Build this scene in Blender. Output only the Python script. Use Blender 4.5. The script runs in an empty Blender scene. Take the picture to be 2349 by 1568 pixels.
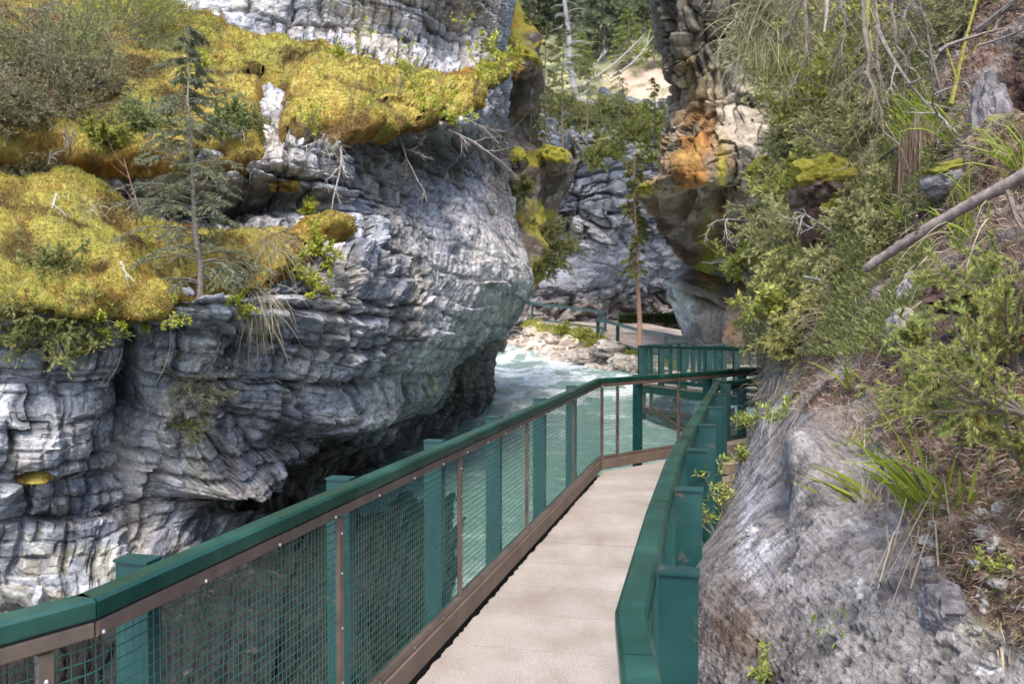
import bpy, math, random
import numpy as np
R = math.radians
scene = bpy.context.scene
col = scene.collection
F = 1957.0; CU = 1174.0; CV = 784.0          # sight lines of the photograph (2348 x 1568 grid)
PITCH = math.atan(52/F)

# ------------------------------------------------------------------ camera
cam_d = bpy.data.cameras.new("camera"); cam = bpy.data.objects.new("camera", cam_d); col.objects.link(cam)
cam_d.sensor_width = 36; cam_d.lens = 36*F/2348; cam_d.clip_start = 0.05; cam_d.clip_end = 2000
cam.location = (0, 0, 0); cam.rotation_euler = (R(90)-PITCH, 0, 0)
cam_d.dof.use_dof = True; cam_d.dof.focus_distance = 3.3; cam_d.dof.aperture_fstop = 6.3
scene.camera = cam
# ------------------------------------------------------------------ sky, sun, exposure
SUN_EL, SUN_AZ = 57.0, 182.0       # azimuth clockwise from +Y (where the camera looks)
w = bpy.data.worlds.new("World"); scene.world = w; w.use_nodes = True
nt = w.node_tree; bg = nt.nodes['Background']
sky = nt.nodes.new('ShaderNodeTexSky'); sky.sky_type = 'NISHITA'; sky.sun_disc = False
sky.sun_elevation = R(SUN_EL); sky.sun_rotation = R(SUN_AZ); sky.air_density = 1.0; sky.dust_density = 2.0; sky.ozone_density = 1.0
nt.links.new(sky.outputs[0], bg.inputs[0]); bg.inputs[1].default_value = 0.15
sd = bpy.data.lights.new("sun", 'SUN'); sd.energy = 1.75; sd.angle = R(20); sd.color = (1, .93, .82)
sun = bpy.data.objects.new("sun", sd); col.objects.link(sun)
sun.rotation_euler = (R(90-SUN_EL), 0, R(180-SUN_AZ))
scene.view_settings.view_transform = 'Standard'; scene.view_settings.look = 'None'
scene.view_settings.exposure = 1.6; scene.view_settings.gamma = 1
scene.cycles.max_bounces = 6; scene.cycles.diffuse_bounces = 3; scene.cycles.glossy_bounces = 2
scene.cycles.transmission_bounces = 2; scene.cycles.transparent_max_bounces = 4
scene.cycles.use_denoising = True; scene.cycles.sample_clamp_indirect = 6

# ------------------------------------------------------------------ helpers: projection and noise
cP, sP = math.cos(PITCH), math.sin(PITCH)
def unproj(u, v, D):
    """a point D metres ahead of the camera on the sight line of (u, v)"""
    u = np.asarray(u, float); v = np.asarray(v, float); D = np.asarray(D, float)
    a = (u-CU)/F; b = (CV-v)/F
    dy = cP + b*sP; dz = -sP + b*cP
    return np.stack([a/dy*D, D+0*a, dz/dy*D], -1)
def pt(u, v, D): return unproj(u, v, D).reshape(3)
def hsh(ix, iy, iz, seed):
    h = (ix.astype(np.int64)*374761393 + iy.astype(np.int64)*668265263 + iz.astype(np.int64)*2147483647 + seed*1274126177) & 0xffffffff
    h = ((h ^ (h >> 13))*1274126177) & 0xffffffff
    h = ((h ^ (h >> 16))*2246822519) & 0xffffffff
    h = h ^ (h >> 13)
    return (h & 0xffffff)/float(0x1000000)
def vnoise(p, s, seed=0):
    q = p*s + seed*7.31; i = np.floor(q).astype(np.int64); f = q-i; f = f*f*f*(f*(f*6-15)+10)
    x, y, z = i[..., 0], i[..., 1], i[..., 2]; fx, fy, fz = f[..., 0], f[..., 1], f[..., 2]
    def L(a, b, t): return a+(b-a)*t
    def e(dx, dy, dz): return hsh(x+dx, y+dy, z+dz, seed)
    return L(L(L(e(0,0,0), e(1,0,0), fx), L(e(0,1,0), e(1,1,0), fx), fy),
             L(L(e(0,0,1), e(1,0,1), fx), L(e(0,1,1), e(1,1,1), fx), fy), fz)*2-1
def fbm(p, s, octv=4, seed=0, gain=.5):
    r = 0; a = 1; t = 0
    for k in range(octv):
        r = r+a*vnoise(p, s, seed+k*13); t += a; a *= gain; s *= 2.03
    return r/t
def cells(p, scale, seed, cheb=True, jit=.8):
    """nearest jittered cell: distance gap to the next one, cell value and a tilted facet height"""
    q = p*np.asarray(scale, float); i = np.floor(q).astype(np.int64)
    f1 = np.full(q.shape[:-1], 9.); f2 = f1.copy(); idv = np.zeros_like(f1); tilt = np.zeros_like(f1)
    for dx in (-1, 0, 1):
        for dy in (-1, 0, 1):
            for dz in (-1, 0, 1):
                cx, cy, cz = i[..., 0]+dx, i[..., 1]+dy, i[..., 2]+dz
                h1 = hsh(cx, cy, cz, seed); h2 = hsh(cx, cy, cz, seed+1); h3 = hsh(cx, cy, cz, seed+2)
                ex = q[..., 0]-cx-.5-(h1-.5)*jit; ey = q[..., 1]-cy-.5-(h2-.5)*jit; ez = q[..., 2]-cz-.5-(h3-.5)*jit
                if cheb: d = np.maximum(np.maximum(abs(ex), abs(ey)), abs(ez))
                else: d = np.sqrt(ex*ex+ey*ey+ez*ez)
                n = d < f1
                f2 = np.where(n, f1, np.minimum(f2, d))
                hv = (h1*17.3+h2*5.1) % 1
                idv = np.where(n, hv, idv)
                tilt = np.where(n, (h2-.5)*ex*2+(h3-.5)*ez*2+(h1-.5)*ey*2, tilt)
                f1 = np.where(n, d, f1)
    return f2-f1, idv, tilt, f1
def bricks(p, s, sz, seed, wob=.12, flat=False):
    """bedded blocks: layers of uneven height, each broken at its own uneven spacing"""
    z = p[..., 2]*sz+wob*vnoise(p, sz*.35, seed)+.6*vnoise(np.stack([0*p[..., 0], 0*p[..., 0], p[..., 2]], -1), sz*.5, seed+3)
    k = np.floor(z).astype(np.int64); fz = z-k; o = np.zeros_like(k)
    sc = s*(.55+.9*hsh(k, o, o, seed+5))
    x = p[..., 0]*sc+hsh(k, o, o+1, seed)*9+.14*vnoise(p, s*.6, seed+7); y = p[..., 1]*sc*.8+hsh(k, o, o+2, seed)*9+.14*vnoise(p, s*.6, seed+8)
    i = np.floor(x).astype(np.int64); j = np.floor(y).astype(np.int64); fx = x-i; fy = y-j
    if flat: j = np.zeros_like(i); fy = fy*0+.5
    g = np.minimum(np.minimum(np.minimum(fx, 1-fx), np.minimum(fy, 1-fy))*sz/s*.8, np.minimum(fz, 1-fz))
    h = hsh(i, j, k, seed+11); h2 = hsh(i, j, k, seed+12); h3 = hsh(i, j, k, seed+13)
    t = (fx-.5)*(h2-.5)*2+(fy-.5)*(h3-.5)*2+(fz-.5)*(h-.3)*1.2
    return g, h, t
def blur(A, r, n=3):
    for _ in range(n):
        for ax in (0, 1):
            pad = [(0, 0)]*A.ndim; pad[ax] = (r+1, r); B = np.cumsum(np.pad(A, pad, mode='edge'), axis=ax)
            L_ = A.shape[ax]; A = (np.take(B, np.arange(2*r+1, 2*r+1+L_), ax)-np.take(B, np.arange(0, L_), ax))/(2*r+1)
    return A
def sst(x, a, b):
    t = np.clip((x-a)/(b-a), 0, 1); return t*t*(3-2*t)
def rbf(pts):
    P = np.array(pts, float); X = P[:, :2]/500.; y = np.log(P[:, 2]); n = len(P)
    def k(r): return np.where(r > 0, r*r*np.log(np.maximum(r, 1e-9)), 0)
    r = np.linalg.norm(X[:, None]-X[None], axis=-1)
    A = np.zeros((n+3, n+3)); A[:n, :n] = k(r)+np.eye(n)*2e-3; A[:n, n] = 1; A[:n, n+1:] = X; A[n:, :n] = A[:n, n:].T
    w_ = np.linalg.solve(A, np.r_[y, 0, 0, 0])
    lo, hi = math.log(P[:, 2].min()*.85), math.log(P[:, 2].max()*1.2)
    def f(u, v):
        q = np.stack([u, v], -1)/500.; out = w_[n]+q[..., 0]*w_[n+1]+q[..., 1]*w_[n+2]
        for j in range(n):
            out = out+w_[j]*k(np.hypot(q[..., 0]-X[j, 0], q[..., 1]-X[j, 1]))
        return np.exp(np.clip(out, lo, hi))
    return f
def sdpoly(u, v, poly):
    """signed distance to a polygon, positive inside"""
    d = np.full(u.shape, 1e9); ins = np.zeros(u.shape, bool); n = len(poly)
    for k in range(n):
        x0, y0 = poly[k]; x1, y1 = poly[(k+1) % n]; ex, ey = x1-x0, y1-y0
        t = np.clip(((u-x0)*ex+(v-y0)*ey)/(ex*ex+ey*ey+1e-9), 0, 1)
        d = np.minimum(d, np.hypot(u-x0-t*ex, v-y0-t*ey))
        c = ((y0 > v) != (y1 > v)) & (u < (x1-x0)*(v-y0)/((y1-y0) if y1 != y0 else 1e-9)+x0)
        ins ^= c
    return np.where(ins, d, -d)

# ------------------------------------------------------------------ helpers: objects
def tag(o, label=None, cat=None, group=None, kind=None):
    if label: o['label'] = label
    if cat: o['category'] = cat
    if group: o['group'] = group
    if kind: o['kind'] = kind
    return o
def mesh_obj(name, V, faces, mat, parent=None, cols=None, smooth=False, loc=(0, 0, 0)):
    """faces: (n,3) or (n,4) arrays, or a list of such arrays"""
    me = bpy.data.meshes.new(name)
    if isinstance(faces, np.ndarray): faces = [faces]
    faces = [np.asarray(f, np.int32) for f in faces if len(f)]
    V = np.asarray(V, np.float32)
    me.vertices.add(len(V)); me.vertices.foreach_set('co', V.ravel())
    tot = sum(f.size for f in faces); nf = sum(len(f) for f in faces)
    me.loops.add(tot); me.polygons.add(nf)
    me.loops.foreach_set('vertex_index', np.concatenate([f.ravel() for f in faces]))
    ls = []; s = 0
    for f in faces:
        ls.append(s+np.arange(len(f))*f.shape[1]); s += f.size
    me.polygons.foreach_set('loop_start', np.concatenate(ls).astype(np.int32))
    if smooth: me.polygons.foreach_set('use_smooth', np.ones(nf, bool))
    else: me.polygons.foreach_set('use_smooth', np.zeros(nf, bool))
    me.update(calc_edges=True)
    if cols is not None:
        at = me.attributes.new('Col', 'FLOAT_COLOR', 'POINT')
        c = np.ones((len(V), 4), np.float32); c[:, :3] = cols; at.data.foreach_set('color', c.ravel())
    me.materials.append(mat)
    o = bpy.data.objects.new(name, me); col.objects.link(o); o.location = loc
    if parent is not None: o.parent = parent
    return o
def empty(name, loc=(0, 0, 0), rz=0):
    o = bpy.data.objects.new(name, None); col.objects.link(o); o.location = loc; o.rotation_euler[2] = rz
    o.empty_display_size = .1; return o
def copy_tree(o, parent=None):
    c = o.copy(); col.objects.link(c)
    if parent is not None: c.parent = parent
    for ch in o.children: copy_tree(ch, c)
    return c
class Geo:
    def __init__(s): s.V = []; s.F3 = []; s.F4 = []; s.C = []; s.n = 0
    def add(s, V, f3=None, f4=None, c=None):
        V = np.asarray(V, float).reshape(-1, 3)
        if f3 is not None and len(f3): s.F3.append(np.asarray(f3)+s.n)
        if f4 is not None and len(f4): s.F4.append(np.asarray(f4)+s.n)
        if c is None: c = (1, 1, 1)
        s.C.append(np.broadcast_to(np.asarray(c, float), (len(V), 3)).copy()); s.V.append(V); s.n += len(V)
    def box(s, c, size, ax=None, c_=None):
        """box centred at c with half axes from a 3x3 of unit rows"""
        ax = np.eye(3) if ax is None else np.asarray(ax, float); h = np.asarray(size, float)/2
        sg = np.array([[x, y, z] for z in (-1, 1) for y in (-1, 1) for x in (-1, 1)], float)
        V = np.asarray(c)+(sg*h)@ax
        s.add(V, f4=[[0, 2, 3, 1], [4, 5, 7, 6], [0, 1, 5, 4], [2, 6, 7, 3], [0, 4, 6, 2], [1, 3, 7, 5]], c=c_)
    def boxes(s, C, half, c_=None):
        """many boxes: C (n,3) centres, half (n,3,3) half axis vectors"""
        C = np.asarray(C, float); n = len(C)
        sg = np.array([[x, y, z] for z in (-1, 1) for y in (-1, 1) for x in (-1, 1)], float)
        V = C[:, None]+np.einsum('ki,nij->nkj', sg, half)
        f = np.array([[0, 2, 3, 1], [4, 5, 7, 6], [0, 1, 5, 4], [2, 6, 7, 3], [0, 4, 6, 2], [1, 3, 7, 5]])
        s.add(V, f4=(f[None]+8*np.arange(n)[:, None, None]).reshape(-1, 4), c=c_)
    def tube(s, P, r, k=6, c=None):
        P = np.asarray(P, float); n = len(P); r = np.broadcast_to(np.asarray(r, float), (n,))
        T = np.gradient(P, axis=0); T /= np.linalg.norm(T, axis=1)[:, None]+1e-9
        ref = np.array([0, 0, 1.]) if abs(T[0, 2]) < .9 else np.array([1., 0, 0])
        A = np.cross(T, ref); A /= np.linalg.norm(A, axis=1)[:, None]+1e-9; B = np.cross(T, A)
        a = np.arange(k)/k*2*np.pi
        V = P[:, None]+(A[:, None]*np.cos(a)[None, :, None]+B[:, None]*np.sin(a)[None, :, None])*r[:, None, None]
        f = []
        for i in range(n-1):
            for j in range(k):
                j2 = (j+1) % k; f.append([i*k+j, i*k+j2, (i+1)*k+j2, (i+1)*k+j])
        V = np.concatenate([V.reshape(-1, 3), P[:1], P[-1:]])
        m = n*k
        f3 = [[m, (j+1) % k, j] for j in range(k)]+[[m+1, (n-1)*k+j, (n-1)*k+(j+1) % k] for j in range(k)]
        s.add(V, f3=f3, f4=f, c=c)
    def tris(s, base, dirn, side, L, W, c=None):
        """slender blades: triangles from base along dirn"""
        base = np.asarray(base); n = len(base)
        L = np.broadcast_to(L, (n,))[:, None]; W = np.broadcast_to(W, (n,))[:, None]
        V = np.stack([base-side*W/2, base+side*W/2, base+dirn*L], 1)
        cc = None
        if c is not None: cc = np.repeat(np.broadcast_to(c, (n, 3)), 3, 0)
        s.add(V, f3=np.arange(3*n).reshape(n, 3), c=cc)
    def leaves(s, base, dirn, side, L, W, c=None):
        """pointed leaves: two triangles folded along the midrib"""
        base = np.asarray(base); n = len(base)
        L = np.broadcast_to(L, (n,))[:, None]; W = np.broadcast_to(W, (n,))[:, None]
        up = np.cross(dirn, side)
        mid = base+dirn*L*.45
        V = np.stack([base, mid-side*W/2+up*W*.15, base+dirn*L, mid+side*W/2+up*W*.15], 1)
        cc = None
        if c is not None: cc = np.repeat(np.broadcast_to(c, (n, 3)), 4, 0)
        i = 4*np.arange(n)[:, None]
        s.add(V, f3=np.concatenate([i+np.array([[0, 1, 2]]), i+np.array([[0, 2, 3]])]), c=cc)
    def build(s, name, mat, parent=None, smooth=False, loc=(0, 0, 0)):
        if not s.V: return None
        fs = []
        if s.F3: fs.append(np.concatenate(s.F3))
        if s.F4: fs.append(np.concatenate(s.F4))
        return mesh_obj(name, np.concatenate(s.V)-0, fs, mat, parent, np.concatenate(s.C), smooth, loc)
def unit(a): return a/(np.linalg.norm(a, axis=-1, keepdims=True)+1e-9)
def rvec(rs, n): return unit(rs.normal(size=(n, 3)))

# ------------------------------------------------------------------ materials
def mat_new(name, rough=.8, spec=.3):
    m = bpy.data.materials.new(name); m.use_nodes = True; b = m.node_tree.nodes['Principled BSDF']
    b.inputs['Roughness'].default_value = rough; b.inputs['Specular IOR Level'].default_value = spec
    return m, m.node_tree.nodes, m.node_tree.links, b
def noise_node(N, K, scale, detail=6, rough=.6, coord='Object', stretch=None, dist=0):
    tc = N.new('ShaderNodeTexCoord'); n = N.new('ShaderNodeTexNoise')
    n.inputs['Scale'].default_value = scale; n.inputs['Detail'].default_value = detail; n.inputs['Roughness'].default_value = rough
    n.inputs['Distortion'].default_value = dist
    if stretch:
        mp = N.new('ShaderNodeMapping'); mp.inputs['Scale'].default_value = stretch
        K.new(tc.outputs[coord], mp.inputs[0]); K.new(mp.outputs[0], n.inputs['Vector'])
    else: K.new(tc.outputs[coord], n.inputs['Vector'])
    return n
def ramp(N, K, src, stops):
    r = N.new('ShaderNodeValToRGB'); K.new(src, r.inputs[0]); e = r.color_ramp.elements
    while len(e) < len(stops): e.new(.5)
    for k, (p, c) in enumerate(stops): e[k].position = p; e[k].color = (*c, 1) if len(c) == 3 else c
    return r
def mul(N, K, a, b, fac=1., mode='MULTIPLY'):
    x = N.new('ShaderNodeMix'); x.data_type = 'RGBA'; x.blend_type = mode; x.inputs[0].default_value = fac
    K.new(a, x.inputs[6]) if not isinstance(a, tuple) else setattr(x.inputs[6], 'default_value', a)
    K.new(b, x.inputs[7]) if not isinstance(b, tuple) else setattr(x.inputs[7], 'default_value', b)
    return x
def m_vcol(name, rough=.85, var=((.6, .6, .6), (1.35, 1.35, 1.35)), vscale=6., bump=.4, bscale=12., bdist=.02, spec=.25, bump2=0, b2scale=60, stretch=None):
    m, N, K, b = mat_new(name, rough, spec)
    a = N.new('ShaderNodeAttribute'); a.attribute_name = 'Col'
    n = noise_node(N, K, vscale, 8, .65, stretch=stretch)
    r = ramp(N, K, n.outputs[0], [(.3, var[0]), (.7, var[1])])
    x = mul(N, K, a.outputs['Color'], r.outputs[0]); K.new(x.outputs[2], b.inputs['Base Color'])
    if bump:
        nb = noise_node(N, K, bscale, 10, .7, stretch=stretch)
        bp = N.new('ShaderNodeBump'); bp.inputs['Strength'].default_value = bump; bp.inputs['Distance'].default_value = bdist
        K.new(nb.outputs[0], bp.inputs['Height'])
        K.new(bp.outputs[0], b.inputs['Normal'])
    return m
def m_leaf(name, trans=.35, rough=.55):
    m, N, K, b = mat_new(name, rough, .3)
    a = N.new('ShaderNodeAttribute'); a.attribute_name = 'Col'
    K.new(a.outputs['Color'], b.inputs['Base Color'])
    t = N.new('ShaderNodeBsdfTranslucent'); hs = N.new('ShaderNodeHueSaturation'); hs.inputs['Value'].default_value = 1.3
    K.new(a.outputs['Color'], hs.inputs['Color']); K.new(hs.outputs[0], t.inputs[0])
    mx = N.new('ShaderNodeMixShader'); mx.inputs[0].default_value = trans
    K.new(b.outputs[0], mx.inputs[1]); K.new(t.outputs[0], mx.inputs[2]); K.new(mx.outputs[0], N['Material Output'].inputs[0])
    return m
M = {}
def m_rock(name, vs, stretch, bdist, lo=.62, hi=1.3, fine=26, rough=.85):
    """fractured stone: small blocks and grain on top of the colour of each vertex"""
    m, N, K, b = mat_new(name, rough, .25)
    a = N.new('ShaderNodeAttribute'); a.attribute_name = 'Col'
    tc = N.new('ShaderNodeTexCoord'); mp = N.new('ShaderNodeMapping'); mp.inputs['Scale'].default_value = stretch; K.new(tc.outputs['Object'], mp.inputs[0])
    nz = N.new('ShaderNodeTexNoise'); nz.inputs['Scale'].default_value = vs*.6; nz.inputs['Detail'].default_value = 3; K.new(mp.outputs[0], nz.inputs['Vector'])
    ad = N.new('ShaderNodeVectorMath'); ad.operation = 'MULTIPLY_ADD'; K.new(nz.outputs['Color'], ad.inputs[0]); ad.inputs[1].default_value = (.9/vs,)*3; K.new(mp.outputs[0], ad.inputs[2])
    v = N.new('ShaderNodeTexVoronoi'); v.distance = 'CHEBYCHEV'; v.inputs['Scale'].default_value = vs; K.new(ad.outputs[0], v.inputs['Vector'])
    sp = N.new('ShaderNodeSeparateColor'); K.new(v.outputs['Color'], sp.inputs[0])
    r1 = ramp(N, K, sp.outputs[0], [(.0, (lo,)*3), (1., (hi,)*3)]); x1 = mul(N, K, a.outputs['Color'], r1.outputs[0])
    n2 = noise_node(N, K, fine, 8, .72); r2 = ramp(N, K, n2.outputs[0], [(.32, (.55, .55, .58)), (.5, (1, 1, 1)), (.68, (1.35, 1.33, 1.3))])
    x2 = mul(N, K, x1.outputs[2], r2.outputs[0]); K.new(x2.outputs[2], b.inputs['Base Color'])
    b1 = N.new('ShaderNodeBump'); b1.inputs['Strength'].default_value = .9; b1.inputs['Distance'].default_value = bdist; b1.invert = True
    ma = N.new('ShaderNodeMath'); ma.operation = 'MULTIPLY_ADD'; K.new(sp.outputs[1], ma.inputs[0]); ma.inputs[1].default_value = .8; K.new(v.outputs['Distance'], ma.inputs[2]); K.new(ma.outputs[0], b1.inputs['Height'])
    b2 = N.new('ShaderNodeBump'); b2.inputs['Strength'].default_value = .8; b2.inputs['Distance'].default_value = bdist*.35; K.new(n2.outputs[0], b2.inputs['Height']); K.new(b1.outputs[0], b2.inputs['Normal']); K.new(b2.outputs[0], b.inputs['Normal'])
    return m
M['rock'] = m_rock('limestone', 7, (1, 1, 1.6), .035, .68, 1.25)
M['rock_far'] = m_rock('far_limestone', 1.1, (1, 1, 1.7), .18, fine=5)
M['rock_near'] = m_rock('weathered_rock', 24, (1, 1, 1), .006, .75, 1.2, 85)
M['moss'] = m_vcol('moss', .95, ((.6, .62, .6), (1.4, 1.36, 1.2)), 16, 1., 30, .05, spec=.1)
M['leaf'] = m_leaf('leaf'); M['needle'] = m_leaf('needle', .2, .6)
M['bark'] = m_vcol('bark', .9, ((.5, .5, .5), (1.5, 1.5, 1.5)), 30, .8, 60, .01)
M['dry'] = m_leaf('dry_grass', .25, .8)
M['stone'] = m_vcol('boulder_stone', .9, ((.65, .65, .65), (1.3, 1.3, 1.3)), 5, .6, 10, .05)
def m_paint():
    m, N, K, b = mat_new('green_paint', .32, .75)
    n = noise_node(N, K, 3.5, 6, .6); r = ramp(N, K, n.outputs[0], [(.3, (.003, .028, .020)), (.55, (.006, .045, .032)), (.8, (.022, .090, .062))])
    n2 = noise_node(N, K, 9, 10, .75, stretch=(1, .35, 1)); r2 = ramp(N, K, n2.outputs[0], [(.60, (0, 0, 0)), (.68, (1, 1, 1))])
    x = N.new('ShaderNodeMix'); x.data_type = 'RGBA'; K.new(r2.outputs[0], x.inputs[0]); K.new(r.outputs[0], x.inputs[6])
    x.inputs[7].default_value = (.11, .085, .05, 1); K.new(x.outputs[2], b.inputs['Base Color'])
    r3 = ramp(N, K, n.outputs[0], [(.2, (.18, .18, .18)), (.8, (.45, .45, .45))]); K.new(r3.outputs[0], b.inputs['Roughness'])
    nb = noise_node(N, K, 40, 4, .5); bp = N.new('ShaderNodeBump'); bp.inputs['Strength'].default_value = .12; bp.inputs['Distance'].default_value = .004
    K.new(nb.outputs[0], bp.inputs['Height']); K.new(bp.outputs[0], b.inputs['Normal'])
    return m
M['paint'] = m_paint()
def m_simple(name, c0, c1, scale, rough=.5, spec=.4, metal=0, bump=.2, bscale=40, stretch=None):
    m, N, K, b = mat_new(name, rough, spec); b.inputs['Metallic'].default_value = metal
    n = noise_node(N, K, scale, 8, .65, stretch=stretch); r = ramp(N, K, n.outputs[0], [(.3, c0), (.7, c1)]); K.new(r.outputs[0], b.inputs['Base Color'])
    nb = noise_node(N, K, bscale, 8, .6); bp = N.new('ShaderNodeBump'); bp.inputs['Strength'].default_value = bump; bp.inputs['Distance'].default_value = .004
    K.new(nb.outputs[0], bp.inputs['Height']); K.new(bp.outputs[0], b.inputs['Normal'])
    return m
M['bronze'] = m_simple('brown_frame', (.055, .04, .034), (.14, .10, .08), 6, .34, .5, .0, .15)
M['toe'] = m_simple('brown_toe_board', (.10, .072, .058), (.17, .125, .10), 5, .55, .35)
M['bolt'] = m_simple('steel_bolt', (.5, .5, .5), (.7, .7, .7), 10, .25, .5, .9)
def m_post():
    m = M['paint'].copy(); m.name = 'teal_post_paint'; r = [n for n in m.node_tree.nodes if n.type == 'VALTORGB'][0]
    for e, c_ in zip(r.color_ramp.elements, ((.003, .032, .033), (.005, .046, .046), (.012, .068, .064))): e.color = (*c_, 1)
    return m
M['post'] = m_post()
def m_dk():
    m = M['paint'].copy(); m.name = 'dark_green_paint'; r = [n for n in m.node_tree.nodes if n.type == 'VALTORGB'][0]
    for e, c_ in zip(r.color_ramp.elements, ((.003, .028, .026), (.005, .045, .04), (.01, .07, .06))): e.color = (*c_, 1)
    return m
M['paint_dark'] = m_dk()
M['wire'] = m_simple('green_wire', (.012, .065, .055), (.025, .11, .09), 10, .4, .5)
M['steel'] = m_simple('dark_brown_steel', (.045, .033, .028), (.10, .075, .06), 6, .6, .4)
M['timber'] = m_simple('weathered_timber', (.18, .13, .095), (.32, .25, .19), 5, .8, .2, stretch=(1, 6, 6))
def m_deck():
    m, N, K, b = mat_new('deck_board', .8, .25)
    st = noise_node(N, K, 1.1, 8, .7, stretch=(2.2, .8, 1)); rs_ = ramp(N, K, st.outputs[0], [(.34, (.86, .83, .81)), (.5, (1, 1, 1)), (.75, (1.06, 1.06, 1.07))])
    sp_ = noise_node(N, K, 9, 10, .75); rp_ = ramp(N, K, sp_.outputs[0], [(.30, (.6, .56, .52)), (.38, (1, 1, 1))])
    n = noise_node(N, K, 1.8, 6, .6); r = ramp(N, K, n.outputs[0], [(.3, (.24, .202, .172)), (.5, (.30, .262, .232)), (.72, (.36, .322, .292))])
    n2 = noise_node(N, K, 120, 3, .7); r2 = ramp(N, K, n2.outputs[0], [(.34, (.60, .59, .58)), (.5, (1, 1, 1)), (.68, (1.35, 1.36, 1.38))])
    x = mul(N, K, r.outputs[0], r2.outputs[0])
    a = N.new('ShaderNodeAttribute'); a.attribute_name = 'Col'; x0 = mul(N, K, x.outputs[2], rs_.outputs[0]); x0 = mul(N, K, x0.outputs[2], rp_.outputs[0]); x2 = mul(N, K, x0.outputs[2], a.outputs['Color']); K.new(x2.outputs[2], b.inputs['Base Color'])
    bp = N.new('ShaderNodeBump'); bp.inputs['Strength'].default_value = .3; bp.inputs['Distance'].default_value = .003
    K.new(n2.outputs[0], bp.inputs['Height']); K.new(bp.outputs[0], b.inputs['Normal'])
    return m
M['deck'] = m_deck()
def m_water():
    m, N, K, b = mat_new('river_water', .12, .5)
    a = N.new('ShaderNodeAttribute'); a.attribute_name = 'Col'; K.new(a.outputs['Color'], b.inputs['Base Color'])
    nb = noise_node(N, K, 2.4, 8, .62, stretch=(2.0, 1.1, 1), dist=.6); bp = N.new('ShaderNodeBump'); bp.inputs['Strength'].default_value = .9; bp.inputs['Distance'].default_value = .12
    K.new(nb.outputs[0], bp.inputs['Height']); K.new(bp.outputs[0], b.inputs['Normal'])
    return m
M['water'] = m_water()
# ------------------------------------------------------------------ cliffs, slopes and banks
def gauss(u, v, cu, cv, ru, rv): return np.exp(-((u-cu)/ru)**2-((v-cv)/rv)**2)
def lerp_c(c, tgt, w_): return c+(np.asarray(tgt)-c)*w_[..., None]
class Layer: pass
def make_layer(name, v0, v1, uLf, uRf, step, Df, disp, color, wrap='R', wc=60, wdepth=.12, mat='rock', wrapback=8., extra=1.0):
    nv = int((v1-v0)/step)+1; vv = np.linspace(v0, v1, nv)
    ul = np.interp(vv, *zip(*uLf)); ur = np.interp(vv, *zip(*uRf))
    nu = int((ur-ul).max()/step)+1; t = np.linspace(0, 1, nu)
    U = ul[:, None]+t[None]*(ur-ul)[:, None]; Vv = np.repeat(vv[:, None], nu, 1)
    # ragged silhouette
    D = Df(U, Vv)
    dist = (ur[:, None]-U) if wrap == 'R' else (U-ul[:, None])
    if wrap:
        e = np.clip(1-dist/wc, 0, 1); D = D*(1+wdepth*(1-np.sqrt(np.maximum(1-e*e, 0))))
    P = unproj(U, Vv, D)
    if wrap:                                   # the surface turns the corner and runs back, out of sight of the photograph
        k = np.arange(1, 15); s = -1 if wrap == 'R' else 1
        j = -1 if wrap == 'R' else 0
        back = (k/14.)**1.5*wrapback
        Uw = U[:, j][:, None]+s*(np.minimum(k, 4)*step*.3)[None]+0*back[None]
        Dw = D[:, j][:, None]+back[None]
        Pw = unproj(Uw, np.repeat(Vv[:, :1], 14, 1), Dw)
        if wrap == 'R': P = np.concatenate([P, Pw], 1); U = np.concatenate([U, Uw], 1); Vv = np.concatenate([Vv, np.repeat(Vv[:, :1], 14, 1)], 1)
        else: P = np.concatenate([Pw[:, ::-1], P], 1); U = np.concatenate([Uw[:, ::-1], U], 1); Vv = np.concatenate([np.repeat(Vv[:, :1], 14, 1), Vv], 1)
    du = np.gradient(P, axis=1); dv = np.gradient(P, axis=0); n = unit(np.cross(du, -dv))
    n = n*np.sign(-(n*P).sum(-1, keepdims=True)+1e-12)
    # soften the normals so displacement stays orderly
    n = unit(blur(n, 26))
    L = Layer(); L.U, L.V, L.P0, L.N = U, Vv, P, n
    face = -(n*unit(P)).sum(-1)
    d, aux = disp(U, Vv, P, n); d = d*(.25+.75*sst(face, .08, .55)); L.P = P+n*np.asarray(d)[..., None] if np.ndim(d) == 2 else P+d
    L.aux = aux
    C = color(U, Vv, L.P, n, aux); L.C = C
    a, b = U.shape; idx = np.arange(a*b).reshape(a, b)
    f = np.stack([idx[:-1, :-1], idx[1:, :-1], idx[1:, 1:], idx[:-1, 1:]], -1).reshape(-1, 4)
    L.o = mesh_obj(name, L.P.reshape(-1, 3), f, M[mat], cols=C.reshape(-1, 3)); tag(L.o, kind='structure')
    L.f = f
    return L
def on(L, u, v):
    """surface point and normal of a layer where the sight line (u, v) meets it"""
    k = np.argmin((L.U-u)**2+(L.V-v)**2); i, j = divmod(k, L.U.shape[1])
    if hasattr(L, 'Q') and L.m[i, j] > 8: return L.Q[i, j], L.N[i, j]
    return L.P[i, j], L.N[i, j]
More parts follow.
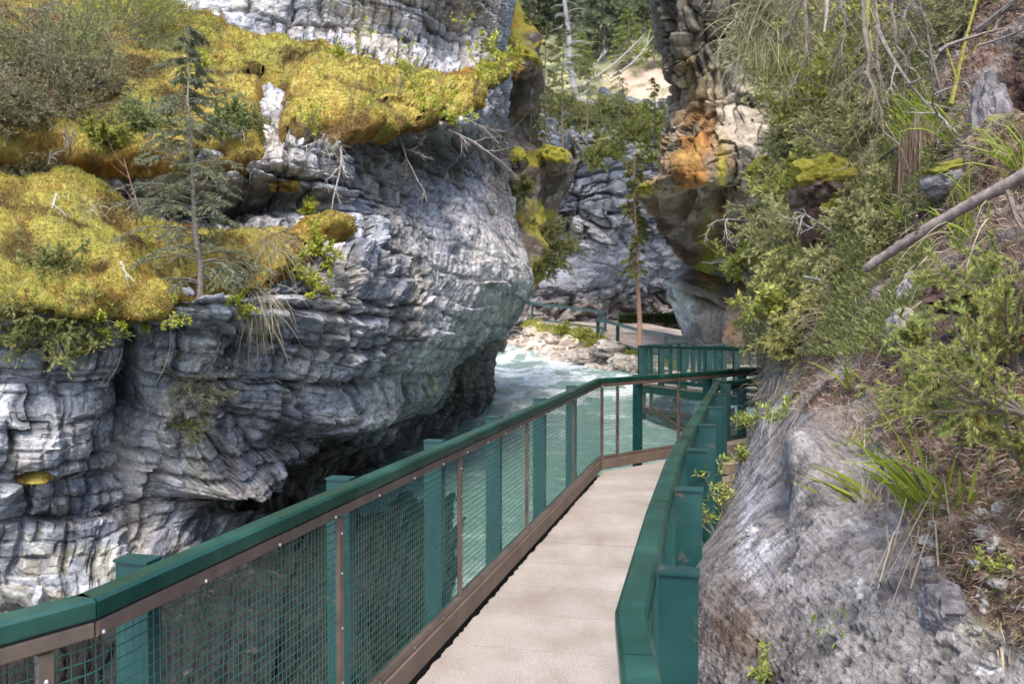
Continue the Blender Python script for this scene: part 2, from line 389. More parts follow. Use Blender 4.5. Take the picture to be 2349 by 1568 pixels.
def moss_layer(L, name, m, thick, colr, label, lump=1., parent=None):
    """a moss cushion that grows out of a layer wherever m (pixels inside its edge) is positive"""
    P = L.P0+L.N*(L.dsm[..., None])
    c1 = cells(P+fbm(P, 1.3, 2, 5)[..., None]*.25, (1.5, 1.5, 1.7), 77, False)
    c2 = cells(P+fbm(P, 3, 2, 6)[..., None]*.1, (5, 5, 6), 78, False)
    edge = sst(m, -2, 34)
    th = edge*thick*(1.5-1.5*np.clip(c1[3], 0, 1)**1.6+.35*fbm(P, 2.2, 4, 9))*lump+.09*edge*(1-c2[3])-.16*(1-sst(m, -12, 6))
    th = th+.014*fbm(P, 26, 3, 3)+.02*fbm(P, 9, 3, 4)
    Q = P+L.N*th[..., None]
    hang = sst(m, 0, 25)*(1-sst(m, 25, 60)); Q[..., 2] -= hang*.05
    C = colr(L.U, L.V, Q, m, c1)
    keep = (m > -9).ravel()
    f = L.f[keep[L.f].all(1)]
    used = np.unique(f); rem = np.zeros(keep.size, int); rem[used] = np.arange(len(used))
    o = mesh_obj(name, Q.reshape(-1, 3)[used], rem[f], M['moss'], parent, C.reshape(-1, 3)[used])
    tag(o, label, None, None, 'stuff')
    L.Q = Q; L.m = m; L.mc = C
    return Q
# ---- left cliff
DL = rbf([(-600,1568,6.2),(-300,1568,7.2),(0,1568,6.5),(0,1430,7.7),(300,1568,6.2),(300,1430,7.5),(600,1568,5.8),(600,1450,6.8),(600,1330,8.8),(900,1450,6.9),(900,1320,8.8),(900,1200,12.0),(1000,1320,9.0),(1000,1450,7.2),(1000,1200,13),(900,1100,16.2),(1060,1100,17),(1140,1568,8),(900,1600,7),
 (-600,1200,6),(0,1200,8),(250,1200,8.6),(315,1200,9.1),(600,1200,11.3),(1140,1300,11),(1140,1200,14),
 (-300,950,7),(0,950,7.9),(250,950,8.4),(310,950,9.2),(400,950,8.8),(600,950,10.2),(800,950,12.6),(900,1010,15.6),(1000,1000,19),(1140,1000,26),
 (0,770,8.0),(200,770,8.3),(400,770,8.8),(500,770,9.2),(700,770,10.6),(900,790,12.6),(1030,820,15.5),(1120,860,20.5),(1145,900,24),(1000,920,17.5),
 (0,720,7.5),(200,720,7.7),(400,700,8.1),(560,660,8.8),(660,660,9.6),(0,600,8.6),(200,600,8.8),(400,610,9.2),(600,600,9.9),
 (0,500,9.7),(200,480,9.8),(400,545,10.2),(660,565,10.8),(-500,500,8.5),(-500,720,6.6),
 (0,440,9.9),(200,440,10.2),(400,470,10.6),(600,480,11.0),(780,480,11.6),(880,480,13.2),(800,620,11.0),(860,700,11.9),(1000,620,14.2),(1000,500,15.2),(1100,450,18),(1100,600,15.8),(1190,640,17.6),(1205,700,19),(1150,760,18.5),(1170,500,20),(1150,350,20.5),(1000,380,16.6),(1040,700,14.8),
 (0,400,9.6),(200,400,9.8),(400,375,10.0),(600,365,10.6),(640,300,11.2),(800,310,11.2),(900,290,12.3),(1000,285,13.6),(1080,255,16),(1140,200,19),(880,350,13),
 (0,250,11.2),(200,250,11.7),(400,250,12.2),(600,240,12.8),(800,220,13.6),(1000,200,16.5),
 (0,60,14),(200,60,14.6),(400,60,15.4),(600,70,16.2),(700,90,16.8),(850,125,17.4),(1000,155,18.2),(1100,145,19),(1180,150,21),
 (0,-60,16.5),(300,-60,17.2),(500,-20,16.9),(700,0,17.2),(900,0,17.8),(1100,0,19),(1180,0,21),(600,-300,16.8),(1100,-300,19.5),(0,-300,21),(-500,0,12.5),(-500,-300,17)])
mossU = [(-600,-60),(60,-90),(150,-40),(420,-10),(560,35),(700,80),(800,105),(900,130),(1010,160),(1080,150),(1140,135),(1172,140),(1160,175),(1110,215),(1075,258),(1000,290),(920,295),(885,322),(780,322),(740,310),(645,312),(634,300),(630,240),(618,232),(606,250),(608,312),(630,322),(628,350),(600,372),(520,392),(400,386),(300,405),(200,412),(100,392),(30,440),(-600,460)]
mossL = [(-600,500),(20,495),(130,465),(200,458),(290,480),(330,512),(440,532),(560,545),(690,557),(702,600),(640,650),(560,665),(500,690),(420,706),(390,745),(300,742),(200,732),(60,715),(0,725),(-600,760)]
mossB = [[(655,545),(680,508),(740,500),(792,540),(785,572),(700,580)],[(150,800),(190,788),(225,795),(215,815),(160,828)],[(30,1095),(60,1070),(110,1072),(125,1090),(100,1100),(60,1100)],[(590,420),(640,408),(690,415),(680,430),(620,430)],[(250,785),(280,780),(275,800)],[(1155,150),(1180,120),(1200,150),(1180,200)]]
HOLES = [(60,625,28,14),(235,640,26,12),(420,640,30,10),(180,590,22,8),(520,255,22,10),(250,250,30,16),(330,330,30,12),(480,350,30,10),(640,200,26,12),(150,250,60,30),(880,250,20,8),(560,620,20,8),(690,158,55,20),(1000,268,1,1),(310,205,60,26),(455,128,30,10),(405,262,46,16),(100,300,120,40),(640,250,30,26),(130,640,30,16),(300,610,45,10),(20,560,45,14),(260,440,60,14),(560,180,34,10),(360,300,22,14),(470,690,30,12)]
def left_m(U, V, P):
    wob = fbm(P, 1.1, 4, 21)*30+fbm(P, 5, 3, 22)*9
    m = np.maximum(sdpoly(U, V, mossU), sdpoly(U, V, mossL))
    for p in mossB: m = np.maximum(m, sdpoly(U, V, p)*1.1+4)
    m = m+wob+70*gauss(U, V, 560, 285, 45, 60)+60*gauss(U, V, 690, 290, 45, 40)-60*gauss(U, V, 616, 285, 14, 50)
    rg = 1-np.abs(fbm(P*np.array([1, 1, 1.6]), .75, 3, 25))*2.2-.6*np.abs(fbm(P, 3, 3, 26)); m = m-70*sst(rg, .88, 1.02)*sst(fbm(P, .5, 2, 27), -.35, .1)
    wu = fbm(P, 1.6, 4, 28)*34; wv = fbm(P, 1.6, 4, 29)*18
    for (a, b, c, d) in HOLES: m = m-70*gauss(U+wu, V+wv, a, b, c*1.25, d)
    return m
def left_disp(U, V, P, n):
    Wp = P+np.stack([fbm(P, .8, 3, 1), fbm(P, .8, 3, 2), fbm(P, .9, 3, 3)*.3], -1)*.10
    iv = int(np.argmin(abs(V[:, 0]-900))); row = P[iv]; sd_ = np.r_[0, np.cumsum(np.hypot(np.diff(row[:, 0]), np.diff(row[:, 1])))]
    W3 = Wp.copy(); Wp = Wp.copy(); Wp[..., 0] = sd_[None]+(Wp[..., 0]-P[..., 0])*1.5+.12*fbm(P, 2.5, 2, 4); Wp[..., 1] = .5; Wp[..., 2] += .05*sd_[None]-.02*P[..., 1]
    pale = sst(sdpoly(U, V, [(900,560),(1010,430),(1150,430),(1185,500),(1214,650),(1130,735),(960,850),(800,900),(700,960),(740,1010),(860,985),(830,870),(930,760),(940,640)])+fbm(P, 1.5, 3, 35)*25, -15, 30)
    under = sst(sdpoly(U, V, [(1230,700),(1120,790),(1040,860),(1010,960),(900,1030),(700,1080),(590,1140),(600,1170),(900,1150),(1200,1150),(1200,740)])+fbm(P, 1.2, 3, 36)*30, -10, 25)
    smooth = np.clip(.9*pale+gauss(U, V, 1060, 640, 150, 190)+.8*gauss(U, V, 800, 950, 190, 75)+.6*gauss(U, V, 1000, 450, 130, 110)+.5*gauss(U, V, 900, 850, 200, 70), 0, 1)
    D = P[..., 1]; k = 1-.8*smooth
    g1, i1, t1 = bricks(Wp, .75, 1.1, 11, .1, True)
    g2, i2, t2 = bricks(Wp+.02*fbm(P, 3, 2, 8)[..., None], 1.5, 2.0, 12, .12, True)
    g3, i3, t3 = bricks(Wp+.012*fbm(P, 6, 2, 8)[..., None], 3.8, 4.8, 13, .12, True)
    g4, i4, t4 = bricks(Wp+.01*fbm(P, 9, 2, 8)[..., None], 9., 12., 14, .12, True)
    cr1 = 1-sst(g1, 0, .10); cr2 = 1-sst(g2, 0, .13); cr3 = 1-sst(g3, 0, .15)
    big = .55*fbm(P, .28, 3, 31)+.16*fbm(P*np.array([1, 1, 2.2]), .9, 4, 32)
    d = big+k*(.34*(i1-.5)+.12*t1-.12*cr1+.27*(i2-.5)+.12*t2-.07*cr2+.12*(i3-.5)+.09*t3-.03*cr3+.04*(i4-.5)+.03*t4+.02*fbm(P, 5, 4, 34, .6))
    # long flowing ledges on the smooth water-worn parts
    S = Wp[..., 2]*1.0+P[..., 0]*-.28+fbm(P, .6, 2, 44)*.25
    lay = (S*2.4) % 1; d = d+smooth*(.09*(lay-.5)+.05*fbm(P, 3, 3, 45))
    
    # deep cleft and recess
    d = d-.55*gauss(U, V, 312, 1010, 9, 240)-.5*gauss(U, V, 640, 470, 170, 26)-.45*gauss(U, V, 470, 450, 150, 28)
    d = d-.75*under; d = d-.5*gauss(U, V, 1000, 985, 260, 45)*(U > 600)-.6*gauss(U, V, 860, 1080, 200, 60)
    d = d-.5*gauss(U, V, 350, 230, 60, 18)-.45*gauss(U, V, 690, 160, 50, 14)-.6*gauss(U, V, 560, 1150, 90, 26)
    d = d+.55*gauss(U, V, 470, 1075, 110, 62)+.5*gauss(U, V, 800, 950, 130, 50)+.35*gauss(U, V, 60, 1010, 110, 90)+.3*gauss(U, V, 950, 900, 160, 40)
    low_ = sst(V, 1180, 1320)*sst(U, 150, 400); d = d*(1-.65*low_)+low_*(.30*fbm(P, 1.3, 3, 37)+.20*fbm(P, 4, 4, 38))
    d = d*(1-.45*(1-sst(V-.15*U, -60, 60)))
    d = d*np.clip(D/11., .75, 1.35)
    m = left_m(U, V, P)
    soft = .55*fbm(P, .28, 3, 31)+.25*fbm(P, .8, 3, 33)
    L_m = sst(m, 0, 30)
    d = d*(1-L_m)+(soft-.12)*L_m
    return d, (i1, i2, i3, cr1, cr2, cr3, m, soft, i4, pale, under)
def left_col(U, V, P, n, aux):
    i1, i2, i3, cr1, cr2, cr3, m, soft, i4, pale, under = aux
    C = np.ones(U.shape+(3,))*np.array([.36, .37, .41])
    a = fbm(P, .7, 5, 51); b = fbm(P*np.array([1, 1, .35]), 1.6, 5, 52); c = fbm(P, 4, 4, 53)
    C = lerp_c(C, [.50, .495, .50], np.clip(sst(a+.25*c, .0, .4)+.5*(i2-.5), 0, 1))
    C = lerp_c(C, [.19, .20, .24], np.clip(sst(b+.2*c, .02, .32)*.85, 0, 1)); C = lerp_c(C, [.46, .40, .32], .7*sst(fbm(P*np.array([1, 1, .5]), .9, 4, 57), .05, .35))
    C = lerp_c(C, [.15, .17, .22], .45*sst(i3+.3*c, .55, .9))
    C = lerp_c(C, [.47, .47, .48], np.clip(.7*gauss(U, V, 1090, 620, 120, 110)+.55*gauss(U, V, 790, 960, 140, 50)+.5*gauss(U, V, 60, 950, 170, 110)+.0*gauss(U, V, 900, 60, 260, 70), 0, 1)*sst(c+a, -.5, .3))
    C = lerp_c(C, [.50, .42, .33], np.clip(.75*gauss(U, V, 440, 1080, 140, 75)+.4*gauss(U, V, 700, 60, 120, 50)+.3*gauss(U, V, 60, 1060, 90, 60), 0, 1)*sst(c, -.5, .3))
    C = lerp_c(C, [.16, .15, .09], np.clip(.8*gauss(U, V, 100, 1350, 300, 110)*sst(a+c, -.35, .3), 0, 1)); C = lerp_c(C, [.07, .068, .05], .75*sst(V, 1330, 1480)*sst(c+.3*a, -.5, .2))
    vs = fbm(P*np.array([2.2, 2.2, .22]), 1.1, 4, 64); C = lerp_c(C, [.17, .165, .17], .75*sst(vs, .12, .34)*sst(V, 300, 420)); C = lerp_c(C, [.08, .075, .07], np.clip(1.*sst(V+fbm(P, .5, 3, 60)*90-.0*U, 960, 1080)*sst(U, 520, 700)+.9*gauss(U, V, 1090, 900, 60, 90)+.8*gauss(U, V, 960, 340, 160, 45)+.8*gauss(U, V, 560, 450, 200, 45), 0, .85))  # vertical dark streaks; then undercut and recesses darkened in the colour as shade
    C = lerp_c(C, [.62, .60, .61], .75*pale*sst(c+.4*a, -.6, .2)); C = lerp_c(C, [.052, .047, .043], .92*under*sst(c+a, -1.1, -.2))  # pale smooth face; then the shade below the overhang painted into the colour
    C = lerp_c(C, [.12, .085, .075], np.clip(.9*gauss(U, V, 1150, 380, 32, 150), 0, 1))
    C = lerp_c(C, [.30, .28, .12], .35*sst(fbm(P, 2.2, 4, 63), .25, .5)*sst(V, 900, 1100))
    C = lerp_c(C, [.06, .045, .04], sst(m, 4, 26))
    C = C*(1+.34*(i3-.5)+.30*(i4-.5)+.2*(i2-.5))[..., None]; C = lerp_c(C, [.50, .44, .36], .35*sst(i4+.4*c, .75, 1.))
    C = lerp_c(C, [.013, .013, .011], .97*sst(V+.42*U+40*a, 1390, 1500)*sst(.95-c-.3*a, 0, .4))  # near-black cliff foot: deep shade of the gorge put into the colour
    return C*(1-.4*cr2-.25*cr3)[..., None]
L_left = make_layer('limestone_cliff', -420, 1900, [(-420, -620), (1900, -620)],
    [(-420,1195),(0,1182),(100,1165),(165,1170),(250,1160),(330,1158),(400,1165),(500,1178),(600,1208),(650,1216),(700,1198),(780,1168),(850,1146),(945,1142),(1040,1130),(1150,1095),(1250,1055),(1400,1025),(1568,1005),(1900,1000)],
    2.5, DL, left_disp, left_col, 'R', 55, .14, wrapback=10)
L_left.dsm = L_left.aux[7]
def left_moss_col(U, V, Q, m, c1):
    a = fbm(Q, 1.2, 4, 71); b = fbm(Q, 7, 4, 72); g = fbm(Q, .5, 3, 73)
    C = np.ones(U.shape+(3,))*np.array([.39, .32, .085])
    C = lerp_c(C, [.33, .31, .08], sst(g+.2*b, -.1, .35))
    C = lerp_c(C, [.41, .33, .09], .8*sst(a+.35*b, .05, .45))
    C = lerp_c(C, [.22, .10, .022], np.clip(.95*(1-sst(m, 6, 42))*sst(a+b, -.6, .35), 0, 1))
    C = lerp_c(C, [.20, .12, .05], .6*sst(b, .25, .5))
    br = np.clip(1.15*gauss(U, V, 60, 170, 190, 110)+.9*gauss(U, V, -250, 150, 300, 200), 0, 1)
    C = lerp_c(C, [.13, .085, .075], br*sst(b+a, -.9, .0))
    C = lerp_c(C, [.22, .235, .045], np.clip(.8*gauss(U, V, 200, 480, 160, 28)+.7*gauss(U, V, 350, 10, 160, 40), 0, 1))
    sp = sst(fbm(Q, 16, 2, 75), .42, .6); C = lerp_c(C, [.5, .45, .25], .5*sp)
    C = lerp_c(C, [.12, .085, .03], .75*sst(fbm(Q, 3.2, 5, 76, .65), .16, .36)); C = lerp_c(C, [.33, .20, .05], .5*sst(fbm(Q, 5, 4, 77, .6), .1, .3))
    hl = 0*U
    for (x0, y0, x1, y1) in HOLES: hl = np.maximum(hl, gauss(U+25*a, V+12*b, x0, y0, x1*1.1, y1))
    C = lerp_c(C, [.07, .045, .025], np.clip(1.2*hl, 0, .9)); C = lerp_c(C, [.12, .075, .035], .8*sst(c1[3], .58, .78))  # shadowy hollows and creases between the cushions, darkened in the colour
    return C
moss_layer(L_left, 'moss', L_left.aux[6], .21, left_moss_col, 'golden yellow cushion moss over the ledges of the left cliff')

# ---- mossy outcrop behind the corner
DO = rbf([(1100,0,29),(1240,0,29),(1100,140,26),(1200,120,25.5),(1235,160,26.5),(1200,260,27.5),(1230,330,28.5),(1100,300,26),(1190,385,25.5),(1260,370,27),(1305,395,28),(1230,450,27.5),(1290,460,29),(1200,520,26),(1260,560,27.5),(1225,650,26),(1100,600,24),(1180,760,26.5),(1100,800,26),(1330,300,30)])
def out_disp(U, V, P, n):
    Wp = P+np.stack([fbm(P, .9, 3, 1), fbm(P, .9, 3, 2), fbm(P, .9, 3, 3)], -1)*.3
    g1, i1, t1, f1 = cells(Wp, (.75, .75, .8), 811, False); g2, i2, t2, f2 = cells(Wp, (2., 2., 1.6), 812, False)
    return .5*fbm(P, .5, 3, 831)+.75*(.6-f1)+.30*(.5-f2)+.10*fbm(P, 3, 4, 832), (f1, i2)
def out_col(U, V, P, n, aux):
    f1, i2 = aux; dz = np.gradient(P[..., 1], axis=0)/(np.abs(np.gradient(P[..., 2], axis=0))+1e-3)
    a = fbm(P, 1, 4, 851); c = fbm(P, 4, 4, 852); tp_ = sst(blur(-dz, 2, 1)+.5*a, .25, .9)
    C = np.ones(U.shape+(3,))*np.array([.15, .115, .10]); C = lerp_c(C, [.30, .27, .26], sst(c, .05, .35)); C = lerp_c(C, [.06, .045, .04], .8*sst(a, 0, .3))
    C = lerp_c(C, [.28, .25, .05], tp_); C = lerp_c(C, [.16, .15, .04], tp_*.7*sst(c, 0, .3)); return lerp_c(C, [.30, .15, .035], tp_*.6*sst(a, .05, .3)*(U < 1240))
L_out = make_layer('rock_outcrop', -40, 800, [(-40, 1080), (800, 1080)], [(-40,1185),(60,1195),(95,1232),(180,1236),(230,1218),(320,1222),(345,1295),(380,1310),(430,1300),(470,1282),(540,1268),(600,1250),(640,1232),(670,1205),(700,1180),(740,1165),(800,1150)], 2.6, DO, out_disp, out_col, 'R', 35, .05, mat='moss', wrapback=6)
# ---- far canyon wall behind the path
DB = rbf([(1100,230,60),(1300,260,58),(1450,260,57),(1640,260,57),(1100,400,55),(1300,400,54),(1500,420,54),(1640,450,54),(1100,560,57),(1300,560,56),(1500,560,57),(1640,600,56),
 (1100,680,54),(1300,680,54.5),(1420,640,56),(1470,700,60),(1500,735,60),(1570,700,57),(1100,745,52),(1300,748,53.5),(1640,760,54),(1100,900,52),(1640,900,54)])
def back_disp(U, V, P, n):
    Wp = P+np.stack([fbm(P, .25, 3, 1), fbm(P, .25, 3, 2), fbm(P, .25, 3, 3)], -1)*1.1
    sm = np.clip(1.1*gauss(U, V, 1420, 610, 150, 60)+.8*gauss(U, V, 1300, 640, 60, 40), 0, 1); k = 1-.85*sm
    g1, i1, t1, _ = cells(Wp, (.28, .28, .6), 111); g2, i2, t2, _ = cells(Wp, (.8, .8, 1.7), 112)
    d = 1.2*fbm(P, .12, 3, 131)+k*(1.1*(i1-.5)+.5*t1-.5*(1-sst(g1, 0, .14))+.5*(i2-.5)+.3*t2-.22*(1-sst(g2, 0, .16)))+.2*fbm(P, 1.2, 4, 132)
    return d, (i1, i2, g2)
def back_col(U, V, P, n, aux):
    i1, i2, g2 = aux; a = fbm(P, .2, 4, 151); c = fbm(P, 1, 4, 152)
    C = np.ones(U.shape+(3,))*np.array([.26, .27, .31])
    C = lerp_c(C, [.46, .45, .44], np.clip(sst(a+.4*c, 0, .45)+.4*(i2-.5), 0, 1)); C = lerp_c(C, [.14, .14, .16], .7*sst(c-a*.4, .12, .45))
    C = lerp_c(C, [.30, .25, .21], np.clip(sst(V, 650, 720), 0, .75)); C = lerp_c(C, [.24, .25, .09], sst(c+a, -.1, .35)*(1-sst(V, 300, 400)))
    C = lerp_c(C, [.30, .31, .35], np.clip(1.2*gauss(U, V, 1440, 610, 120, 50), 0, 1))
    return C*.66
L_back = make_layer('canyon_wall', 225, 900, [(225, 1080), (900, 1080)], [(225, 1680), (900, 1680)], 2.6, DB, back_disp, back_col, None, mat='rock_far')

# ---- hillside above it
DH = rbf([(900,300,60),(1200,300,60),(1400,300,59),(1650,300,60),(1200,200,68),(1400,210,66),(1530,130,70),(1700,100,72),(1250,120,78),(1450,120,74),(1200,60,88),(1500,60,86),(1200,-50,105),(1500,-60,105),(1900,0,90),(900,0,100),(1200,-300,150),(1900,-300,150),(700,-300,150)])
def hill_disp(U, V, P, n):
    g2, i2, t2, _ = cells(P, (.7, .7, .7), 212)
    rk = sst(V, 215, 260)*sst(fbm(P, .3, 3, 213), -.3, .2)
    return .9*fbm(P, .16, 4, 231)+rk*(.9*(i2-.5)+.5*t2)+.10*fbm(P, 1.5, 3, 233), (rk, i2)
def hill_col(U, V, P, n, aux):
    rk, i2 = aux; a = fbm(P, .15, 4, 251); c = fbm(P*np.array([1, 1, .5]), .9, 5, 252)
    C = np.ones(U.shape+(3,))*np.array([.17, .17, .085])
    C = lerp_c(C, [.30, .29, .16], sst(c, -.05, .4)); C = lerp_c(C, [.07, .08, .035], sst(a-c*.3, .1, .4)*.7)
    C = lerp_c(C, [.45, .30, .23], np.clip(1.3*gauss(U, V, 1490, 180, 80, 60), 0, 1)*sst(c, -.4, .2))
    C = lerp_c(C, [.40, .33, .25], np.clip(1.1*gauss(U, V, 1500, 225, 60, 26), 0, 1)*sst(c, -.4, .2))
    C = lerp_c(C, [.33, .33, .33], rk*sst(i2, .4, .7)); C = lerp_c(C, [.035, .04, .03], 1-sst(V, 20, 110))
    return C
L_hill = make_layer('hillside', -330, 330, [(-330, 500), (330, 900)], [(-330, 2300), (330, 1900)], 4.2, DH, hill_disp, hill_col, None, mat='stone')

# ---- overhanging pillar on the right of the far path
DP = rbf([(1500,0,33),(1600,0,32),(1750,0,31),(1900,0,31),(1530,120,33),(1700,120,31.5),(1545,200,34),(1600,200,32.5),(1750,200,32),(1540,300,33.5),(1650,300,31.5),(1520,400,32),(1620,400,30.6),(1750,400,31),
 (1620,455,31),(1470,440,34),(1500,480,36),(1560,500,37),(1640,480,34),(1650,560,37.5),(1570,600,39),(1700,600,36),(1640,640,38),(1600,700,37.5),(1700,700,36),(1650,780,36),(1900,600,34),(1900,800,34),(1560,780,38),(1650,900,36),(1900,300,31),(1600,-300,32),(1900,-300,31)])
def pil_disp(U, V, P, n):
    Wp = P+np.stack([fbm(P, .5, 3, 1), fbm(P, .5, 3, 2), fbm(P, .5, 3, 3)], -1)*.8
    up = 1-sst(V, 430, 480)
    g1, i1, t1 = bricks(Wp, 1.0, .5, 311, .5); g2, i2, t2 = bricks(Wp, 2.3, 1.1, 312, .5)
    orr = 1-.8*np.clip(gauss(U, V, 1580, 400, 90, 55), 0, 1)
    d = .9*fbm(P, .22, 3, 331)+orr*(up*.9+.10)*(.5*(i1-.5)+.25*t1-.12*(1-sst(g1, 0, .08))+.36*(i2-.5)+.2*t2-.10*(1-sst(g2, 0, .1)))+.12*fbm(P*np.array([1, 1, .5]), 1.6, 5, 332, .62)
    # curved flutes under the arch
    rad = np.hypot(U-1780, (V-380)*1.0)+fbm(P, .3, 2, 340)*20
    d = d-.9*gauss(U, V, 1600, 462, 90, 16)
    d = d+(1-up)*.6*(2*((rad/70.+.2*fbm(P, .5, 2, 345)) % 1)-1)*sst(fbm(P, .3, 2, 341), -.6, .1)*(1-sst(V, 650, 720))-(1-up)*.5*sst(V, 640, 700)*sst(fbm(P*np.array([1, 1, .3]), .5, 3, 343), 0, .2)
    return d, (i1, i2, up, rad)
def pil_col(U, V, P, n, aux):
    i1, i2, up, rad = aux; a = fbm(P, .3, 4, 351); c = fbm(P*np.array([1.4, 1, .5]), 1.2, 5, 352)
    C = np.ones(U.shape+(3,))*np.array([.18, .15, .115])
    C = lerp_c(C, [.34, .29, .225], np.clip(sst(a+.4*c, 0, .4)+.5*(i2-.5), 0, 1)); C = lerp_c(C, [.11, .10, .09], .9*sst(c, .1, .4)*(1-.5*sst(V, 200, 300)))
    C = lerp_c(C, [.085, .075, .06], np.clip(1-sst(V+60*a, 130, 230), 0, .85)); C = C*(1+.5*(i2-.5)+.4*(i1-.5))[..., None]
    C = lerp_c(C, [.26, .125, .035], np.clip(1.5*gauss(U, V, 1558, 402, 52, 34)+1.2*gauss(U, V, 1625, 400, 50, 60)+.9*gauss(U, V, 1600, 290, 34, 70)+.7*gauss(U, V, 1560, 330, 40, 40), 0, 1)*sst(c+a, -.5, .1))
    C = lerp_c(C, [.27, .19, .06], np.clip(.9*gauss(U, V, 1590, 180, 35, 50)+.8*gauss(U, V, 1570, 360, 60, 26)*1, 0, 1)*sst(c, -.3, .3))
    C = lerp_c(C, [.28, .24, .03], np.clip(1.2*gauss(U, V, 1480, 432, 30, 18)+1.1*gauss(U, V, 1655, 395, 12, 60), 0, 1))
    st = sst(np.sin(rad/17.+a*3), .1, .7)
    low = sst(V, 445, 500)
    C = lerp_c(C, [.05, .034, .024], low*.96*(1-sst(V, 640, 720)))  # dark stained arch underside, its overhang shade painted into the colour too
    C = lerp_c(C, [.24, .21, .19], low*sst(st, .6, 1)*.55*(1-sst(V, 640, 720))*sst(fbm(P, .4, 3, 361), -.1, .2)); C = lerp_c(C, [.20, .085, .03], low*sst(np.sin(rad/11.+c*2), .5, .9)*.7*(1-sst(V, 620, 700)))
    C = lerp_c(C, [.20, .19, .03], np.clip(1.1*gauss(U, V, 1636, 580, 14, 90)+.8*gauss(U, V, 1650, 610, 30, 60), 0, 1))
    C = lerp_c(C, [.20, .175, .155], sst(V, 655, 730)*.9); C = lerp_c(C, [.09, .075, .065], sst(c, 0, .3)*sst(V, 640, 700)*.8); C = lerp_c(C, [.42, .22, .10], np.clip(gauss(U, V, 1660, 735, 34, 60), 0, 1)*sst(c+a, -.3, .3))
    C = lerp_c(C, [.40, .41, .38], np.clip(1.4*gauss(U, V, 1555, 690, 22, 60), 0, 1))
    C = lerp_c(C, [.05, .05, .045], np.clip(1.0*gauss(U, V, 1665, 650, 26, 50), 0, 1))
    return C
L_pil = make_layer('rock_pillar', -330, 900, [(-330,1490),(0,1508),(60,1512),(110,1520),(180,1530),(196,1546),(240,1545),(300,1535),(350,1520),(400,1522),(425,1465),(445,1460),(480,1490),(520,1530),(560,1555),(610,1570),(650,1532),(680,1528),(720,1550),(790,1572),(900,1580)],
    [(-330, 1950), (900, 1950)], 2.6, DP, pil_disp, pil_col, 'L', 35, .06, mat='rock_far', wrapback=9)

# ---- near slope on the right
DR = rbf([(1570,1568,2.62),(1560,1900,2.2),(1600,1300,3.3),(1640,1150,4.7),(1700,1000,6.2),(1755,850,8.8),(1740,750,10.2),(1735,650,11.5),(1745,500,13.2),(1790,300,15),(1800,150,15.5),(1790,0,16),(1800,-300,16),
 (1750,1568,2.2),(1900,1568,2.0),(2100,1568,1.85),(2348,1568,1.7),(2700,1568,1.5),(1750,1300,2.75),(1760,1100,3.7),(1900,1300,2.35),(2100,1300,2.1),(2348,1250,1.85),(2700,1250,1.6),(2000,1900,1.5),(2500,1900,1.3),
 (1900,1130,2.85),(2050,1150,2.65),(2000,1060,2.95),(1850,1000,3.5),(1860,900,4.6),(2000,950,3.4),(2100,900,3.0),(2348,950,2.15),(2348,800,2.5),(2700,900,1.8),(1950,780,4.6),(2100,700,3.9),(2200,780,2.9),(2300,650,2.7),(2348,500,3.3),(2150,560,4.3),(1900,650,6.0),(1990,500,5.8),(1860,520,7.5),
 (1900,400,8.2),(2050,330,6.6),(2200,300,4.9),(2348,250,4.2),(2348,50,5.5),(2200,50,7.2),(2050,100,9),(1900,150,12),(2348,-300,7),(2000,-300,12),(2700,0,4.5),(2700,-300,6),(2700,500,2.7)])
